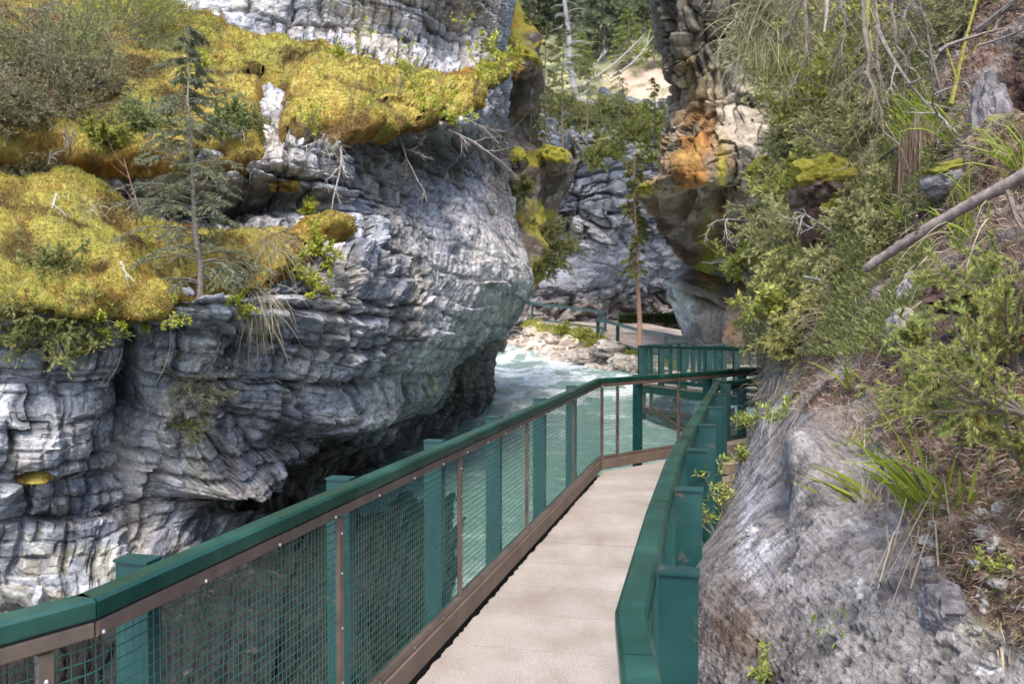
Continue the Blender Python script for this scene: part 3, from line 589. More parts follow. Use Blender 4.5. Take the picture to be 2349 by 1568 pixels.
def rt_disp(U, V, P, n):
    D = P[..., 1]; k = np.clip(D/3., .6, 3)
    rock = sst(sdpoly(U, V, [(1560,1900),(1560,1300),(1640,1130),(1700,980),(1760,860),(1800,850),(1830,930),(1880,960),(2000,1000),(2090,1080),(2120,1250),(2250,1400),(2400,1500),(2400,1900)])+fbm(P, 2, 3, 401)*30+10, 0, 40)
    soil = 1-rock
    Wp = P+np.stack([fbm(P, 1.2, 3, 1), fbm(P, 1.2, 3, 2), fbm(P, 1.2, 3, 3)], -1)*.22
    g1, i1, t1, f1 = cells(Wp, (2.2, 2.2, 2.0), 411, False); g2, i2, t2, f2 = cells(Wp, (7, 7, 6), 412, False)
    we = sst(g1, 0, .22); i1 = .5+(i1-.5)*we; t1 = t1*we; i2 = .5+(i2-.5)*sst(g2, 0, .3)
    # diagonal flutes of the water-worn rock
    ph = (U*.75+V*.42)/26.+fbm(P, 1.5, 3, 420)*2.2
    fl = np.abs(np.sin(ph))**.8
    d = .20*fbm(P, .7, 4, 431)*k*.7
    st_ = fbm(np.stack([(U*.75-V*.66)/14.+fbm(P, 1.2, 3, 470)*2.2, (U*.66+V*.75)/220., 0*U], -1), 1., 4, 455, .55)
    pit = sst(fbm(P, 17, 3, 441), .18, .42)+.6*sst(fbm(P, 42, 2, 442), .2, .5)
    d = d+rock*(.0055*st_*(.3+sst(fbm(P, 1.5, 2, 471), -.3, .3))+.008*fl*gauss(U, V, 1950, 1250, 260, 260)+.02*(i1-.5)+.02*t1-.012*pit+.03*fbm(P, 5, 5, 432, .6)+.014*fbm(P, 22, 5, 436, .75)+.006*(i2-.5))
    rough = fbm(P, 4, 6, 433, .72)
    d = d+soil*(.16*rough*k**.7+.09*(i1-.5)*k*.6+.03*(.5-f2)+.03*fbm(P, 18, 3, 435, .7))
    d = d+.22*gauss(U, V, 1870, 1060, 50, 90)-.16*gauss(U, V, 1790, 1130, 26, 80)-.30*gauss(U, V, 1995, 1130, 60, 22)-.10*gauss(U, V, 1960, 1000, 70, 18)
    d = d-.9*gauss(U, V, 1860, 500, 26, 45)-.5*gauss(U, V, 2320, 180, 50, 70)-.35*gauss(U, V, 2200, 700, 30, 60)-.30*gauss(U, V, 2290, 790, 90, 30)+.5*gauss(U, V, 1900, 425, 50, 30)
    return d, (rock, i1, g1, fl, pit, rough)
def rt_col(U, V, P, n, aux):
    rock, i1, g1, fl, pit, rough = aux; a = fbm(P, 1.2, 4, 451); c = fbm(P, 7, 5, 452, .65); s = fbm(P, 22, 3, 453)
    st = fbm(np.stack([(U*.75-V*.66)/8.+fbm(P, 1.2, 3, 470)*4., (U*.66+V*.75)/110., 0*U], -1), 1., 5, 454, .6)
    R_ = np.ones(U.shape+(3,))*np.array([.225, .205, .195])
    R_ = lerp_c(R_, [.40, .38, .365], .7*sst(.45*st+.8*c+.3*a, .0, .45)); R_ = lerp_c(R_, [.10, .085, .085], .8*sst(-c-st*.25, .08, .4))
    R_ = lerp_c(R_, [.50, .49, .52], np.clip(1.1*gauss(U, V, 1725, 1180, 30, 130)+.6*gauss(U, V, 1760, 1300, 60, 80), 0, 1)*sst(s+c, -.4, .3))
    R_ = lerp_c(R_, [.13, .085, .06], np.clip(.9*gauss(U, V, 1690, 1430, 110, 110)+.8*gauss(U, V, 1900, 1500, 150, 60), 0, 1)*sst(c+a, -.3, .3))
    R_ = lerp_c(R_, [.70, .70, .70], sst(fbm(P, 13, 4, 456, .7), .38, .46)*.6*sst(U+V*.3, 2200, 2500))
    R_ = lerp_c(R_, [.20, .19, .035], sst(fbm(P, 3, 4, 457), .12, .3)*sst(U, 2120, 2260)*.9)
    R_ = R_*.72
    S_ = np.ones(U.shape+(3,))*np.array([.095, .058, .044])
    S_ = lerp_c(S_, [.20, .14, .11], .8*sst(s+c*.5, .0, .4)); S_ = lerp_c(S_, [.028, .018, .016], .9*sst(c+.4*a, .02, .3)); S_ = lerp_c(S_, [.21, .19, .18], .5*sst(fbm(P, 3.5, 4, 463), .1, .35))
    S_ = lerp_c(S_, [.24, .22, .21], .6*sst(fbm(P, 1.7, 4, 461), .22, .4)*sst(V, 350, 600))
    S_ = lerp_c(S_, [.10, .12, .035], np.clip(sst(a+.4*c, -.2, .3)*(1-sst(V, 330, 620))*(1-sst(U, 2050, 2250)), 0, 1)*.9)
    S_ = lerp_c(S_, [.30, .27, .03], np.clip(1.2*gauss(U, V, 1800, 395, 60, 35), 0, 1)); S_ = lerp_c(S_, [.36, .19, .025], np.clip(1.3*gauss(U, V, 1905, 420, 50, 34), 0, 1)*sst(c, -.5, .2))
    S_ = lerp_c(S_, [.20, .22, .12], np.clip(1.0*gauss(U, V, 1780, 850, 40, 90), 0, 1)*sst(s, -.4, .3))
    S_ = lerp_c(S_, [.18, .19, .03], np.clip(.9*gauss(U, V, 2260, 290, 60, 40)+.8*gauss(U, V, 2180, 420, 90, 30), 0, 1)*sst(c, -.2, .2))
    R_ = R_*(1+.34*np.clip(st, -.6, .6)*sst(a, -.4, .2)+.25*fbm(P, 11, 5, 472, .7))[..., None]; S_ = lerp_c(S_, [.22, .21, .035], np.clip(1.3*gauss(U, V, 2260, 1520, 110, 70)+.8*gauss(U, V, 2200, 1340, 70, 40), 0, 1)*sst(c+a, -.2, .15)); S_ = lerp_c(S_, [.50, .50, .50], sst(fbm(P, 15, 4, 458, .7), .22, .34)*.8*sst(V, 1200, 1300)*sst(U, 2100, 2200)); C = R_*rock[..., None]+S_*(1-rock)[..., None]
    return C*(1-.45*np.clip(pit, 0, 1)*rock)[..., None]
L_rt = make_layer('slope', -330, 1900, [(-330,1800),(0,1795),(150,1785),(300,1785),(400,1790),(450,1770),(500,1745),(600,1735),(700,1735),(800,1742),(850,1750),(950,1738),(1050,1700),(1150,1660),(1220,1640),(1280,1602),(1400,1590),(1568,1572),(1900,1545)],
    [(-330, 2760), (1900, 2760)], 2.3, DR, rt_disp, rt_col, 'L', 60, .10, mat='rock_near', wrapback=7)

# ------------------------------------------------------------------ river, ground, far path and bank
WZ = [(-30,-3.2),(12,-3.2),(20,-3.05),(26,-2.85),(33,-2.45),(37,-2.36),(40,-2.3),(44,-2.15),(52,-1.4),(60,-1.2),(90,-1.0)]
def wz(y): return np.interp(y, *zip(*WZ))
def build_water():
    xs = np.concatenate([np.linspace(-14, -2, 60), np.linspace(-1.9, 9, 260), np.linspace(9.2, 40, 60)])
    ys = np.concatenate([np.linspace(-6, 7, 50), 7+np.cumsum(np.linspace(.035, .16, 520))])
    X, Y = np.meshgrid(xs, ys); P = np.stack([X, Y, 0*X], -1)
    rap = sst(Y, 22, 32)*(1-sst(Y, 47, 58)); fl = P*np.array([1, .55, 1])
    Z = wz(Y)+.035*fbm(fl, 1.6, 4, 501)+.015*fbm(P, 5, 3, 502)+rap*(.13*fbm(fl, .9, 4, 503)+.06*np.abs(fbm(fl, 2.2, 3, 504)))
    foam = sst(fbm(fl+fbm(P, .6, 2, 511)[..., None]*.5, 1.1, 6, 512, .68)+rap*.32-.0, .16, .46)
    streak = sst(fbm(P*np.array([.9, 3.0, 1]), .9, 5, 513, .65), .12, .45)
    C = np.ones(X.shape+(3,))*np.array([.15, .25, .22])
    C = lerp_c(C, [.34, .45, .42], np.clip(.55*streak+.25*sst(Y, 14, 30), 0, 1)); C = lerp_c(C, [.72, .78, .78], np.clip(foam*(.3+.7*rap), 0, 1))
    P[..., 2] = Z; a, b = X.shape; idx = np.arange(a*b).reshape(a, b)
    f = np.stack([idx[:-1, :-1], idx[:-1, 1:], idx[1:, 1:], idx[1:, :-1]], -1).reshape(-1, 4)
    tag(mesh_obj('river', P.reshape(-1, 3), f, M['water'], cols=C.reshape(-1, 3), smooth=True), kind='structure')
build_water()
def sheet(name, A, B, n1, n2, mat, colf, amp, scl, seed, kind='structure'):
    """ruled surface between polylines A and B"""
    A = np.array(A, float); B = np.array(B, float); t = np.linspace(0, 1, n1)
    def res(Q):
        s = np.r_[0, np.cumsum(np.linalg.norm(np.diff(Q, axis=0), axis=1))]; s /= s[-1]
        return np.stack([np.interp(t, s, Q[:, k]) for k in range(3)], -1)
    a, b = res(A), res(B); w_ = np.linspace(0, 1, n2)[None, :, None]
    P = a[:, None]*(1-w_)+b[:, None]*w_
    P[..., 2] += amp*fbm(P, scl, 5, seed, .6)*(np.minimum(1, w_[..., 0]*14) if name == 'slope' else 1)
    C = colf(P, w_[..., 0]+0*P[..., 0]); idx = np.arange(n1*n2).reshape(n1, n2)
    f = np.stack([idx[:-1, :-1], idx[1:, :-1], idx[1:, 1:], idx[:-1, 1:]], -1).reshape(-1, 4)
    o = mesh_obj(name, P.reshape(-1, 3), f, M[mat], cols=C.reshape(-1, 3)); tag(o, kind=kind); return P
FR = [(1150,56,1.1),(1220,52,.98),(1388,50,.41),(1371,46,0.),(1467,41,-.53),(1528,38,-.70),(1575,34,-.94)]   # (u, distance, height) of the far handrail
FRW = [np.array([(u-CU)/F*D*1.0, D, z]) for u, D, z in FR]
ground = [np.array([p[0], p[1], p[2]-1.07]) for p in FRW]
gA = [ground[0], ground[1], (ground[2]+ground[3])/2+np.array([-.2, 0, 0]), ground[4], ground[5], ground[6]]
gB = [np.array([-2, 60, .7]), np.array([1.8, 60, .6]), np.array([5.5, 60, .15]), np.array([9, 57, -.3]), np.array([11, 52, -.8]), np.array([12, 36, -1.9])]
def pc(P, w_):
    c = fbm(P, .8, 5, 601); C = np.ones(P.shape)*np.array([.34, .27, .22]); C = lerp_c(C, [.42, .36, .31], sst(c, -.1, .4)); return lerp_c(C, [.2, .16, .12], sst(fbm(P, .3, 3, 602), .15, .4)*.5)
sheet('path', gA, gB, 160, 80, 'stone', pc, .05, 1.2, 611)
gS = [np.array([(u-CU)/F*D, D, float(wz(D))-.25]) for u, D in [(1130,55),(1162,51.5),(1258,44.3),(1382,40),(1467,37),(1560,33.5)]]
gE = [p+np.array([-.15, 0, -.03]) for p in gA]; gE[5] = gE[5]+np.array([.3, -.4, 0])
def bc(P, w_):
    c = fbm(P, 1.1, 5, 621); a = fbm(P, .35, 3, 622)
    C = np.ones(P.shape)*np.array([.50, .41, .33]); C = lerp_c(C, [.66, .58, .49], sst(c, 0, .4)); C = lerp_c(C, [.16, .13, .10], sst(-c, .1, .4)*.8)
    return lerp_c(C, [.26, .27, .06], (1-sst(w_+.25*a, .08, .42))*sst(c+a, -.7, .1))
L_bankP = sheet('river_bank', gE, gS, 260, 110, 'stone', bc, .42, 1.0, 631)
def ec(P, w_):
    c = fbm(P, 1.5, 5, 641); C = np.ones(P.shape)*np.array([.095, .058, .044]); return lerp_c(lerp_c(C, [.2, .15, .12], sst(c, 0, .4)), [.10, .12, .04], sst(fbm(P, .6, 3, 642), 0, .3))
E_ = L_rt.P[::12, -1][:]; sheet('slope', E_, E_+np.array([16, 0, 9])+np.stack([0*E_[:, 0], -E_[:, 1]*.6-3, 0*E_[:, 0]], -1), 160, 120, 'rock_near', ec, .25, .8, 643)
g = Geo(); g.add([[-600, -600, -9], [600, -600, -9], [600, 600, -9], [-600, 600, -9]], f4=[[0, 1, 2, 3]], c=(.12, .11, .09))
tag(g.build('ground', M['stone']), kind='structure')
# ------------------------------------------------------------------ the walkway
DZ = -1.75; RT = -.68                                  # deck top, handrail top
LP = [(-2.9, -.6), (-1.14, 1.90), (-1.01, 2.07), (1.03, 9.78), (3.75, 12.2), (5.3, 13.4)]          # inner line of the river-side railing
RP = [(0, -.8), (.12, .6), (.242, 1.99), (.48, 3.04), (.72, 4.03), (.85, 4.53), (2.2, 9.3), (2.92, 10.05), (4.4, 11.5), (6.1, 12.7)]
def offs(P, d):
    """parallel polyline, d metres to the left of the direction of travel, mitred"""
    P = np.array(P, float)[:, :2]; T = unit(np.diff(P, axis=0)); Nn = np.stack([-T[:, 1], T[:, 0]], -1); out = []
    for i in range(len(P)):
        if i == 0: m = Nn[0]
        elif i == len(P)-1: m = Nn[-1]
        else: m = unit(Nn[i-1]+Nn[i]); m = m/max(.5, (m*Nn[i]).sum())
        out.append(P[i]+m*d)
    return np.array(out)
def rail_solid(P, d0, d1, z0, z1, name, mat, parent, ch=.006, zs=None):
    """a bar of rectangular section (chamfered) that follows a polyline between two offsets"""
    prof = [(d0+ch, z0), (d1-ch, z0), (d1, z0+ch), (d1, z1-ch), (d1-ch, z1), (d0+ch, z1), (d0, z1-ch), (d0, z0+ch)]
    n = len(P); V = []
    zz = np.zeros(n) if zs is None else np.asarray(zs)
    cols_ = [offs(P, d) for d, _ in prof]
    for i in range(n):
        for k, (d, z) in enumerate(prof): V.append([cols_[k][i][0], cols_[k][i][1], z+zz[i]])
    f = []
    for i in range(n-1):
        for k in range(8): k2 = (k+1) % 8; f.append([i*8+k, (i+1)*8+k, (i+1)*8+k2, i*8+k2])
    g = Geo(); g.add(V, f4=f); b = (n-1)*8
    for q in ((0, 1, 2, 3), (0, 3, 4, 7), (4, 5, 6, 7)):
        g.add([V[k] for k in q], f4=[[0, 3, 2, 1]]); g.add([V[b+k] for k in q], f4=[[0, 1, 2, 3]])
    return g.build(name, M[mat], parent)
def along(P, s):
    P = np.array(P, float); d = np.r_[0, np.cumsum(np.linalg.norm(np.diff(P[:, :2], axis=0), axis=1))]
    s = np.clip(s, 0, d[-1]-1e-6); k = int(np.searchsorted(d, s, 'right')-1); k = min(k, len(P)-2)
    t = (s-d[k])/(d[k+1]-d[k]); return P[k]+(P[k+1]-P[k])*t, unit(P[k+1, :2]-P[k, :2])
def plen(P): P = np.array(P, float)[:, :2]; return np.linalg.norm(np.diff(P, axis=0), axis=1).sum()
def split_line(P, s0, s1):
    P = np.array(P, float); d = np.r_[0, np.cumsum(np.linalg.norm(np.diff(P[:, :2], axis=0), axis=1))]
    mid = [P[k] for k in range(len(P)) if s0+.02 < d[k] < s1-.02]
    return [along(P, s0)[0]]+mid+[along(P, s1)[0]]
def channel_post(root, p, t, side, ztop, zbot, wd=.105, fl=.05, far=False):
    """steel channel: a web square to the rail with two flanges running away from the camera"""
    nrm = np.array([-t[1], t[0]])*side; T3 = np.array([t[0], t[1], 0]); N3 = np.array([nrm[0], nrm[1], 0]); Z = np.array([0, 0, 1.])
    g = Geo(); h = ztop-zbot; zc = (ztop+zbot)/2; base = np.array([p[0], p[1], 0])
    ax = [N3, T3, Z]
    g.box(base+N3*(wd/2)+Z*zc, (wd, .010, h), ax)
    g.box(base+N3*.004+T3*(fl/2+.005)+Z*zc, (.008, fl, h-.002), ax); g.box(base+N3*(wd-.004)+T3*(fl/2+.005)+Z*zc, (.008, fl, h-.002), ax)
    g.box(base+N3*(wd/2)+T3*(fl/2-.002)+Z*(ztop+.004), (wd+.006, fl+.022, .007), ax)
    return g.build('post', M['post'], root)
def mesh_panel(root, P, s0, s1, side, off, z0, z1, vs=.0127*1.5, hs=.038, r=.00105):
    g = Geo(); seg = split_line(P, s0, s1); o = offs(seg, off*side); C = []; H = []
    for i in range(len(o)-1):
        a, b = o[i], o[i+1]; L = np.linalg.norm(b-a); t = (b-a)/L; n = np.array([-t[1], t[0]])
        m = max(1, int(L/vs))
        for k in range(m):
            c = a+t*(k+.5)*L/m; C.append([c[0], c[1], (z0+z1)/2]); H.append([[t[0]*r*.6, t[1]*r*.6, 0], [n[0]*r, n[1]*r, 0], [0, 0, (z1-z0)/2]])
        q = int((z1-z0)/hs)
        for k in range(q+1):
            z = z0+(z1-z0)*(k+.5)/(q+1); c = (a+b)/2+n*.003*side; C.append([c[0], c[1], z]); H.append([[t[0]*L/2, t[1]*L/2, 0], [n[0]*r*1.3, n[1]*r*1.3, 0], [0, 0, r*1.3]])
    g.boxes(C, np.array(H)); return g.build('mesh_panel', M['wire'], root)
def bolt(root, p, nrm):
    g = Geo(); n = np.array([nrm[0], nrm[1], 0]); A = np.array([-nrm[1], nrm[0], 0]); Z = np.array([0, 0, 1.]); V = []; k = 8
    for r, h in ((.0062, 0), (.0062, .002), (.0045, .004)):
        for j in range(k): a = j/k*2*math.pi; V.append(p+n*h+A*r*math.cos(a)+Z*r*math.sin(a))
    f = [[i*k+j, i*k+(j+1) % k, (i+1)*k+(j+1) % k, (i+1)*k+j] for i in (0, 1) for j in range(k)]
    V.append(p+n*.0065); g.add(V, f4=f, f3=[[24, 16+j, 16+(j+1) % k] for j in range(k)]); return g.build('bolt', M['bolt'], root)
def railing(name, label, P, side, posts, joints, panels, bolts=True, deck=DZ, top=RT, s_end=None, wire=(.027, .034)):
    """side = +1 when the outside is on the left of the direction of travel"""
    root = empty(name, (P[0][0], P[0][1], deck)); tag(root, label, 'railing')
    Minv = np.array([P[0][0], P[0][1], deck])
    made = []
    L = plen(P); cuts = [0]+joints+[L]
    for a, b in zip(cuts[:-1], cuts[1:]):
        seg = split_line(P, a+.003, b-.003)
        lo, hi = sorted((0, .076*side)); made.append(rail_solid(seg, lo, hi, top-.056, top, 'handrail', 'paint', root, .009))
        lo, hi = sorted((.004*side, .045*side)); made.append(rail_solid(split_line(P, a+.006, b-.006), lo, hi, top-.098, top-.058, 'top_frame', 'bronze', root, .004))
        lo, hi = sorted((-.006*side, .045*side)); made.append(rail_solid(split_line(P, a+.006, b-.006), lo, hi, deck+.02, deck+.135, 'toe_board', 'toe', root, .005))
        lo, hi = sorted((.006*side, .050*side)); made.append(rail_solid(split_line(P, a+.006, b-.006), lo, hi, deck+.137, deck+.172, 'bottom_frame', 'bronze', root, .004))
    for s in posts:
        p, t = along(P, s); n = np.array([-t[1], t[0]])*side
        made.append(channel_post(root, p[:2]+n*.085, t, side, top-.004, deck-.45))
    pn = [0]+panels+[L]
    for a, b in zip(pn[:-1], pn[1:]):
        made.append(mesh_panel(root, P, a+.015, b-.015, side, .028, deck+.17, top-.11, *wire))
    for s in panels:
        p, t = along(P, s); n = np.array([-t[1], t[0]])*side; g = Geo()
        g.box([p[0]+n[0]*.022, p[1]+n[1]*.022, (deck+.172+top-.104)/2], (.034, .022, top-.104-deck-.174), [[t[0], t[1], 0], [n[0], n[1], 0], [0, 0, 1]])
        made.append(g.build('panel_stile', M['bronze'], root))
        if bolts:
            for z in (deck+.3, deck+.52, deck+.74, deck+.9): made.append(bolt(root, np.array([p[0]+n[0]*.011, p[1]+n[1]*.011, z]), -n))
    if bolts:
        s = .35
        while s < L-.1 and s < 12:
            p, t = along(P, s); n = np.array([-t[1], t[0]])*side
            if s > .9:
                made.append(bolt(root, np.array([p[0]+n[0]*.004, p[1]+n[1]*.004, top-.09]), -n)); made.append(bolt(root, np.array([p[0]-n[0]*-.006, p[1]+n[1]*.006, deck+.150]), -n))
            s += .42
    for o in made: o.location = -Minv
    return root
def s_at(P, u, z=None):
    """arc length where the sight column u crosses the polyline"""
    P = np.array(P, float); best = None; d = np.r_[0, np.cumsum(np.linalg.norm(np.diff(P[:, :2], axis=0), axis=1))]
    for k in range(len(P)-1):
        a, b = P[k, :2], P[k+1, :2]; q = (u-CU)/F
        den = (b[0]-a[0])-q*(b[1]-a[1])
        if abs(den) < 1e-9: continue
        t = (q*a[1]-a[0])/den
        if 0 <= t <= 1: best = d[k]+t*(d[k+1]-d[k])
    return best
lp_posts = [.35]+[s_at(LP, u) for u in (395, 842, 1046, 1174, 1272, 1340)]+[s_at(LP, 1480), s_at(LP, 1640), s_at(LP, 1720)]
lp_pan = [s_at(LP, u) for u in (100, 787, 1062, 1215, 1320)]+[s_at(LP, 1384), s_at(LP, 1420), s_at(LP, 1560)]
railing('railing', 'long green mesh railing on the river side of the near walkway, longest of all', LP, 1,
        [x for x in lp_posts if x], [s_at(LP, 214)], sorted([x for x in lp_pan if x]))
def s_y(P, y):
    P = np.array(P, float); d = np.r_[0, np.cumsum(np.linalg.norm(np.diff(P[:, :2], axis=0), axis=1))]; return float(np.interp(y, P[:, 1], d))
rp_posts = [s_y(RP, y) for y in (.95, 2.3, 3.42, 4.45, 5.5, 6.6, 7.75, 8.95, 9.95, 11.2)]
railing('railing', 'green railing seen almost end on between the near walkway and the grey rock', RP, -1,
        rp_posts, [s_y(RP, 1.72), s_y(RP, 3.2), s_y(RP, 6.4)], [s_y(RP, y) for y in (1.4, 2.9, 4.4, 6, 7.6, 9.3)], bolts=False)
# deck boards
def build_deck():
    g = Geo(); Lc = offs(LP, -.018); Rc = offs(RP, .03); n = 21
    cuts = [0, 1.2, 1.75, 2.3, 2.85, 3.4, 3.95, 4.5, 5.05, 5.6, 6.15, 6.73, 7.3, 7.85, 8.45, 9.04]
    rs = np.random.RandomState(4)
    def side(Pl, y, sl):   # crossing of the joint line through depth y
        Pl = np.array(Pl)
        for k in range(len(Pl)-1):
            a, b = Pl[k], Pl[k+1]
            # joint line: Y = y - .27*(X - xc)
            fa = a[1]+.22*a[0]-y; fb = b[1]+.22*b[0]-y
            if fa <= 0 <= fb or fb <= 0 <= fa: return a+(b-a)*(fa/(fa-fb))
        return Pl[-1]
    quads = []
    for a, b in zip(cuts[:-1], cuts[1:]):
        wgap = .006 if a in (6.73, 9.04) or b in (6.73, 9.04) else .0022
        q = [side(Lc, a+wgap, 0), side(Rc, a+wgap, 0), side(Rc, b-wgap, 0), side(Lc, b-wgap, 0)]; quads.append((q, .0))
    q0 = side(Lc, 9.04, 0); q1 = side(Rc, 9.04, 0)
    quads.append(([q0, q1, Rc[6], Lc[3]], 0)); quads.append(([Lc[3], Rc[6], Rc[7], Lc[3]+(Lc[4]-Lc[3])*.45], 0))
    quads.append(([Lc[3]+(Lc[4]-Lc[3])*.453, Rc[7]+np.array([.004, 0]), Rc[9], Lc[5]], 0))
    for q, dz in quads:
        cc = 1+rs.uniform(-.03, .03); V = []
        m = 14
        top = []
        for i in range(m+1):
            t = i/m; a = q[0]+(q[3]-q[0])*t; b = q[1]+(q[2]-q[1])*t; top.append((a, b))
        V = [];
        for a, b in top:
            ja = rs.uniform(-.012, .004); e = unit(b-a); a = a-e*ja
            V += [[a[0], a[1], DZ-.05], [a[0], a[1], DZ], [b[0], b[1], DZ], [b[0], b[1], DZ-.05]]
        f = []
        for i in range(m):
            for k in range(4): k2 = (k+1) % 4; f.append([i*4+k, i*4+k2, (i+1)*4+k2, (i+1)*4+k])
        f += [[0, 3, 2, 1], [m*4, m*4+1, m*4+2, m*4+3]]
        g.add(V, f4=f, c=(cc, cc, cc))
    tag(g.build('walkway', M['deck']), kind='structure')
build_deck()
# joists and fascia under the near deck, seen through the rails
g = Geo()
for P, sd_ in ((LP, 1), (RP, -1)):
    o = offs(P, .10*sd_)
    for a, b in zip(o[:-1], o[1:]):
        t = unit(b-a); L = np.linalg.norm(b-a); c = (a+b)/2; g.box([c[0], c[1], DZ-.17], (L, .05, .2), [[t[0], t[1], 0], [-t[1], t[0], 0], [0, 0, 1]])
tag(g.build('deck_beams', M['steel']), 'brown steel edge beams bolted under both sides of the near walkway', 'deck beam')
for k, (u0, v0, D0, u1, v1, D1) in enumerate([(1655, 1030, 8.6, 1740, 1012, 8.9), (1650, 1075, 7.6, 1730, 1060, 7.9), (1640, 1115, 6.9, 1715, 1100, 7.1)]):
    a, b = pt(u0, v0, D0), pt(u1, v1, D1); t = unit(b-a); nn = unit(np.cross([0, 0, 1], t)); g = Geo()
    a = a+t*.03; b = b+t*.5; c = (a+b)/2; loc = c.copy(); g.box([0, 0, 0], (np.linalg.norm(b-a), .16, .09), [t, nn, np.cross(t, nn)])
    o = g.build('support_beam', M['timber'], loc=tuple(loc)); tag(o, ['topmost of the three tan wooden beams between the cliff-side railing and the rock', 'middle one of the three tan wooden beams between the cliff-side railing and the rock', 'lowest of the three tan wooden beams between the cliff-side railing and the rock'][k], 'beam', 'wooden beams beside the walkway')
# ---- far platform with its railings
def far_rail(name, label, Q, side, step, deckz, hgt=1.07, wpost=.12, mesh=True, mat='paint', rail=.07, skip_end=False):
    """Q: list of (x, y, ztop)"""
    Q = [np.array(q, float) for q in Q]; root = empty(name, (Q[0][0], Q[0][1], Q[0][2]-hgt)); tag(root, label, 'railing'); made = []
    g = Geo(); gb = Geo()
    for a, b in zip(Q[:-1], Q[1:]):
        t = unit(b-a); nn = unit(np.cross([0, 0, 1.], t)); L = np.linalg.norm(b-a)
        g.box((a+b)/2, (L+rail*.6, rail, rail), [t, nn, np.cross(t, nn)]); gb.box((a+b)/2-np.array([0, 0, hgt-.12]), (L, rail*.6, .10), [t, nn, np.cross(t, nn)])
    made.append(g.build('handrail', M[mat], root)); made.append(gb.build('bottom_rail', M[mat], root))
    for a, b in zip(Q[:-1], Q[1:]):
        L = np.linalg.norm(b-a); n = max(1, round(L/step)); t = unit(b-a); nn = unit(np.cross([0, 0, 1.], t))
        for k in range(n+1 if b is Q[-1] else n):
            p = a+(b-a)*k/n; g = Geo(); g.box(p-[0, 0, hgt/2+rail/2], (wpost*.5, wpost, hgt-.004), [[t[0], t[1], 0], [nn[0], nn[1], 0], [0, 0, 1]]); made.append(g.build('post', M[mat], root))
        if mesh:
            C = []; H = []; m = int(L/.16)
            for k in range(m):
                c = a+(b-a)*(k+.5)/m; C.append([c[0], c[1], c[2]-hgt*.5]); H.append([[t[0]*.003, t[1]*.003, 0], [nn[0]*.003, nn[1]*.003, 0], [0, 0, hgt*.43]])
            for k in range(9):
                c = (a+b)/2; C.append([c[0], c[1], c[2]-.1-k*.105]); H.append([t*L/2, nn*.0035, [0, 0, .0035]])
            g = Geo(); g.boxes(C, np.array(H)); made.append(g.build('mesh_panel', M['wire'], root))
    for o in made: o.location = -np.array([Q[0][0], Q[0][1], Q[0][2]-hgt])
    return root
c0 = (3.78, 25.0, -.80); c1 = (5.75, 19.2, -.70)
far_rail('railing', 'dark green railing on the river side of the far platform, above the support frame', [(7.4, 17.5, -.68), c1, c0], 1, 1.25, -1.8, wpost=.16, mat='paint_dark')
far_rail('railing', 'dark green railing running from the left corner of the far platform back to the path', [c0, (4.6, 28.2, -.86), (6.97, 34, -.94)], 1, 1.6, -1.9, wpost=.14, mat='paint_dark')
far_rail('railing', 'dark green railing on the cliff side of the far platform below the overhanging pillar', [(6.9, 20.3, -.72), (5.35, 25.2, -.82), (8.2, 33, -.95)], -1, 1.5, -1.9, wpost=.14, mat='paint_dark')
g = Geo()
def strip(g, A, B, z, th=.12):
    A = np.array(A, float); B = np.array(B, float)
    for i in range(len(A)-1):
        V = [[*A[i], z[i]], [*B[i], z[i]], [*B[i+1], z[i+1]], [*A[i+1], z[i+1]]]; W = [[a, b, c-th] for a, b, c in V]
        g.add(V+W, f4=[[0, 1, 2, 3], [7, 6, 5, 4], [0, 4, 5, 1], [1, 5, 6, 2], [2, 6, 7, 3], [3, 7, 4, 0]])
strip(g, [(7.45, 17.55), (5.83, 19.25), (3.88, 24.95), (4.68, 28.1), (7.0, 33.9)], [(8.6, 18.7), (6.85, 20.3), (5.3, 25.2), (6.2, 28.2), (8.15, 33)], [-1.76, -1.78, -1.88, -1.93, -2.0])
tag(g.build('far_walkway', M['deck']), kind='structure')
# edge beam, hangers and truss below the far platform
root = empty('support_frame', (5, 21, -3)); tag(root, 'dark steel support frame with a diagonal brace under the far platform, standing in the river', 'support frame')
def bar(root, a, b, w_, h_, name, mat='steel'):
    a, b = np.array(a, float), np.array(b, float); t = unit(b-a); ref = np.array([0, 0, 1.]) if abs(t[2]) < .9 else np.array([0, 1., 0])
    nn = unit(np.cross(ref, t)); g = Geo(); g.box((a+b)/2, (np.linalg.norm(b-a), w_, h_), [t, nn, np.cross(t, nn)]); o = g.build(name, M[mat], root)
    o.location = -np.array(root.location); return o
bar(root, (3.75, 24.9, -2.02), (5.72, 19.15, -1.93), .10, .2, 'edge_beam', 'paint_dark'); bar(root, (3.74, 24.85, -1.90), (5.7, 19.1, -1.80), .03, .03, 'edge_trim', 'timber')
for t in (.1, .32, .55, .78):
    x = 3.78+(5.72-3.78)*t; y = 24.9-5.7*t; bar(root, (x, y, -2.13), (x, y, -2.75 if t < .6 else -3.4), .08, .1, 'hanger')
bar(root, (3.75, 24.8, -2.62), (5.3, 20.4, -2.52), .16, .16, 'cross_beam'); bar(root, (3.75, 24.9, -3.05), (5.6, 19.6, -3.0), .14, .14, 'lower_beam')
bar(root, (4.0, 24.0, -2.55), (5.1, 20.8, -3.4), .14, .18, 'brace'); bar(root, (3.82, 24.7, -2.1), (3.82, 24.7, -3.6), .12, .12, 'leg'); bar(root, (5.2, 20.8, -2.0), (5.2, 20.8, -3.8), .12, .12, 'leg')
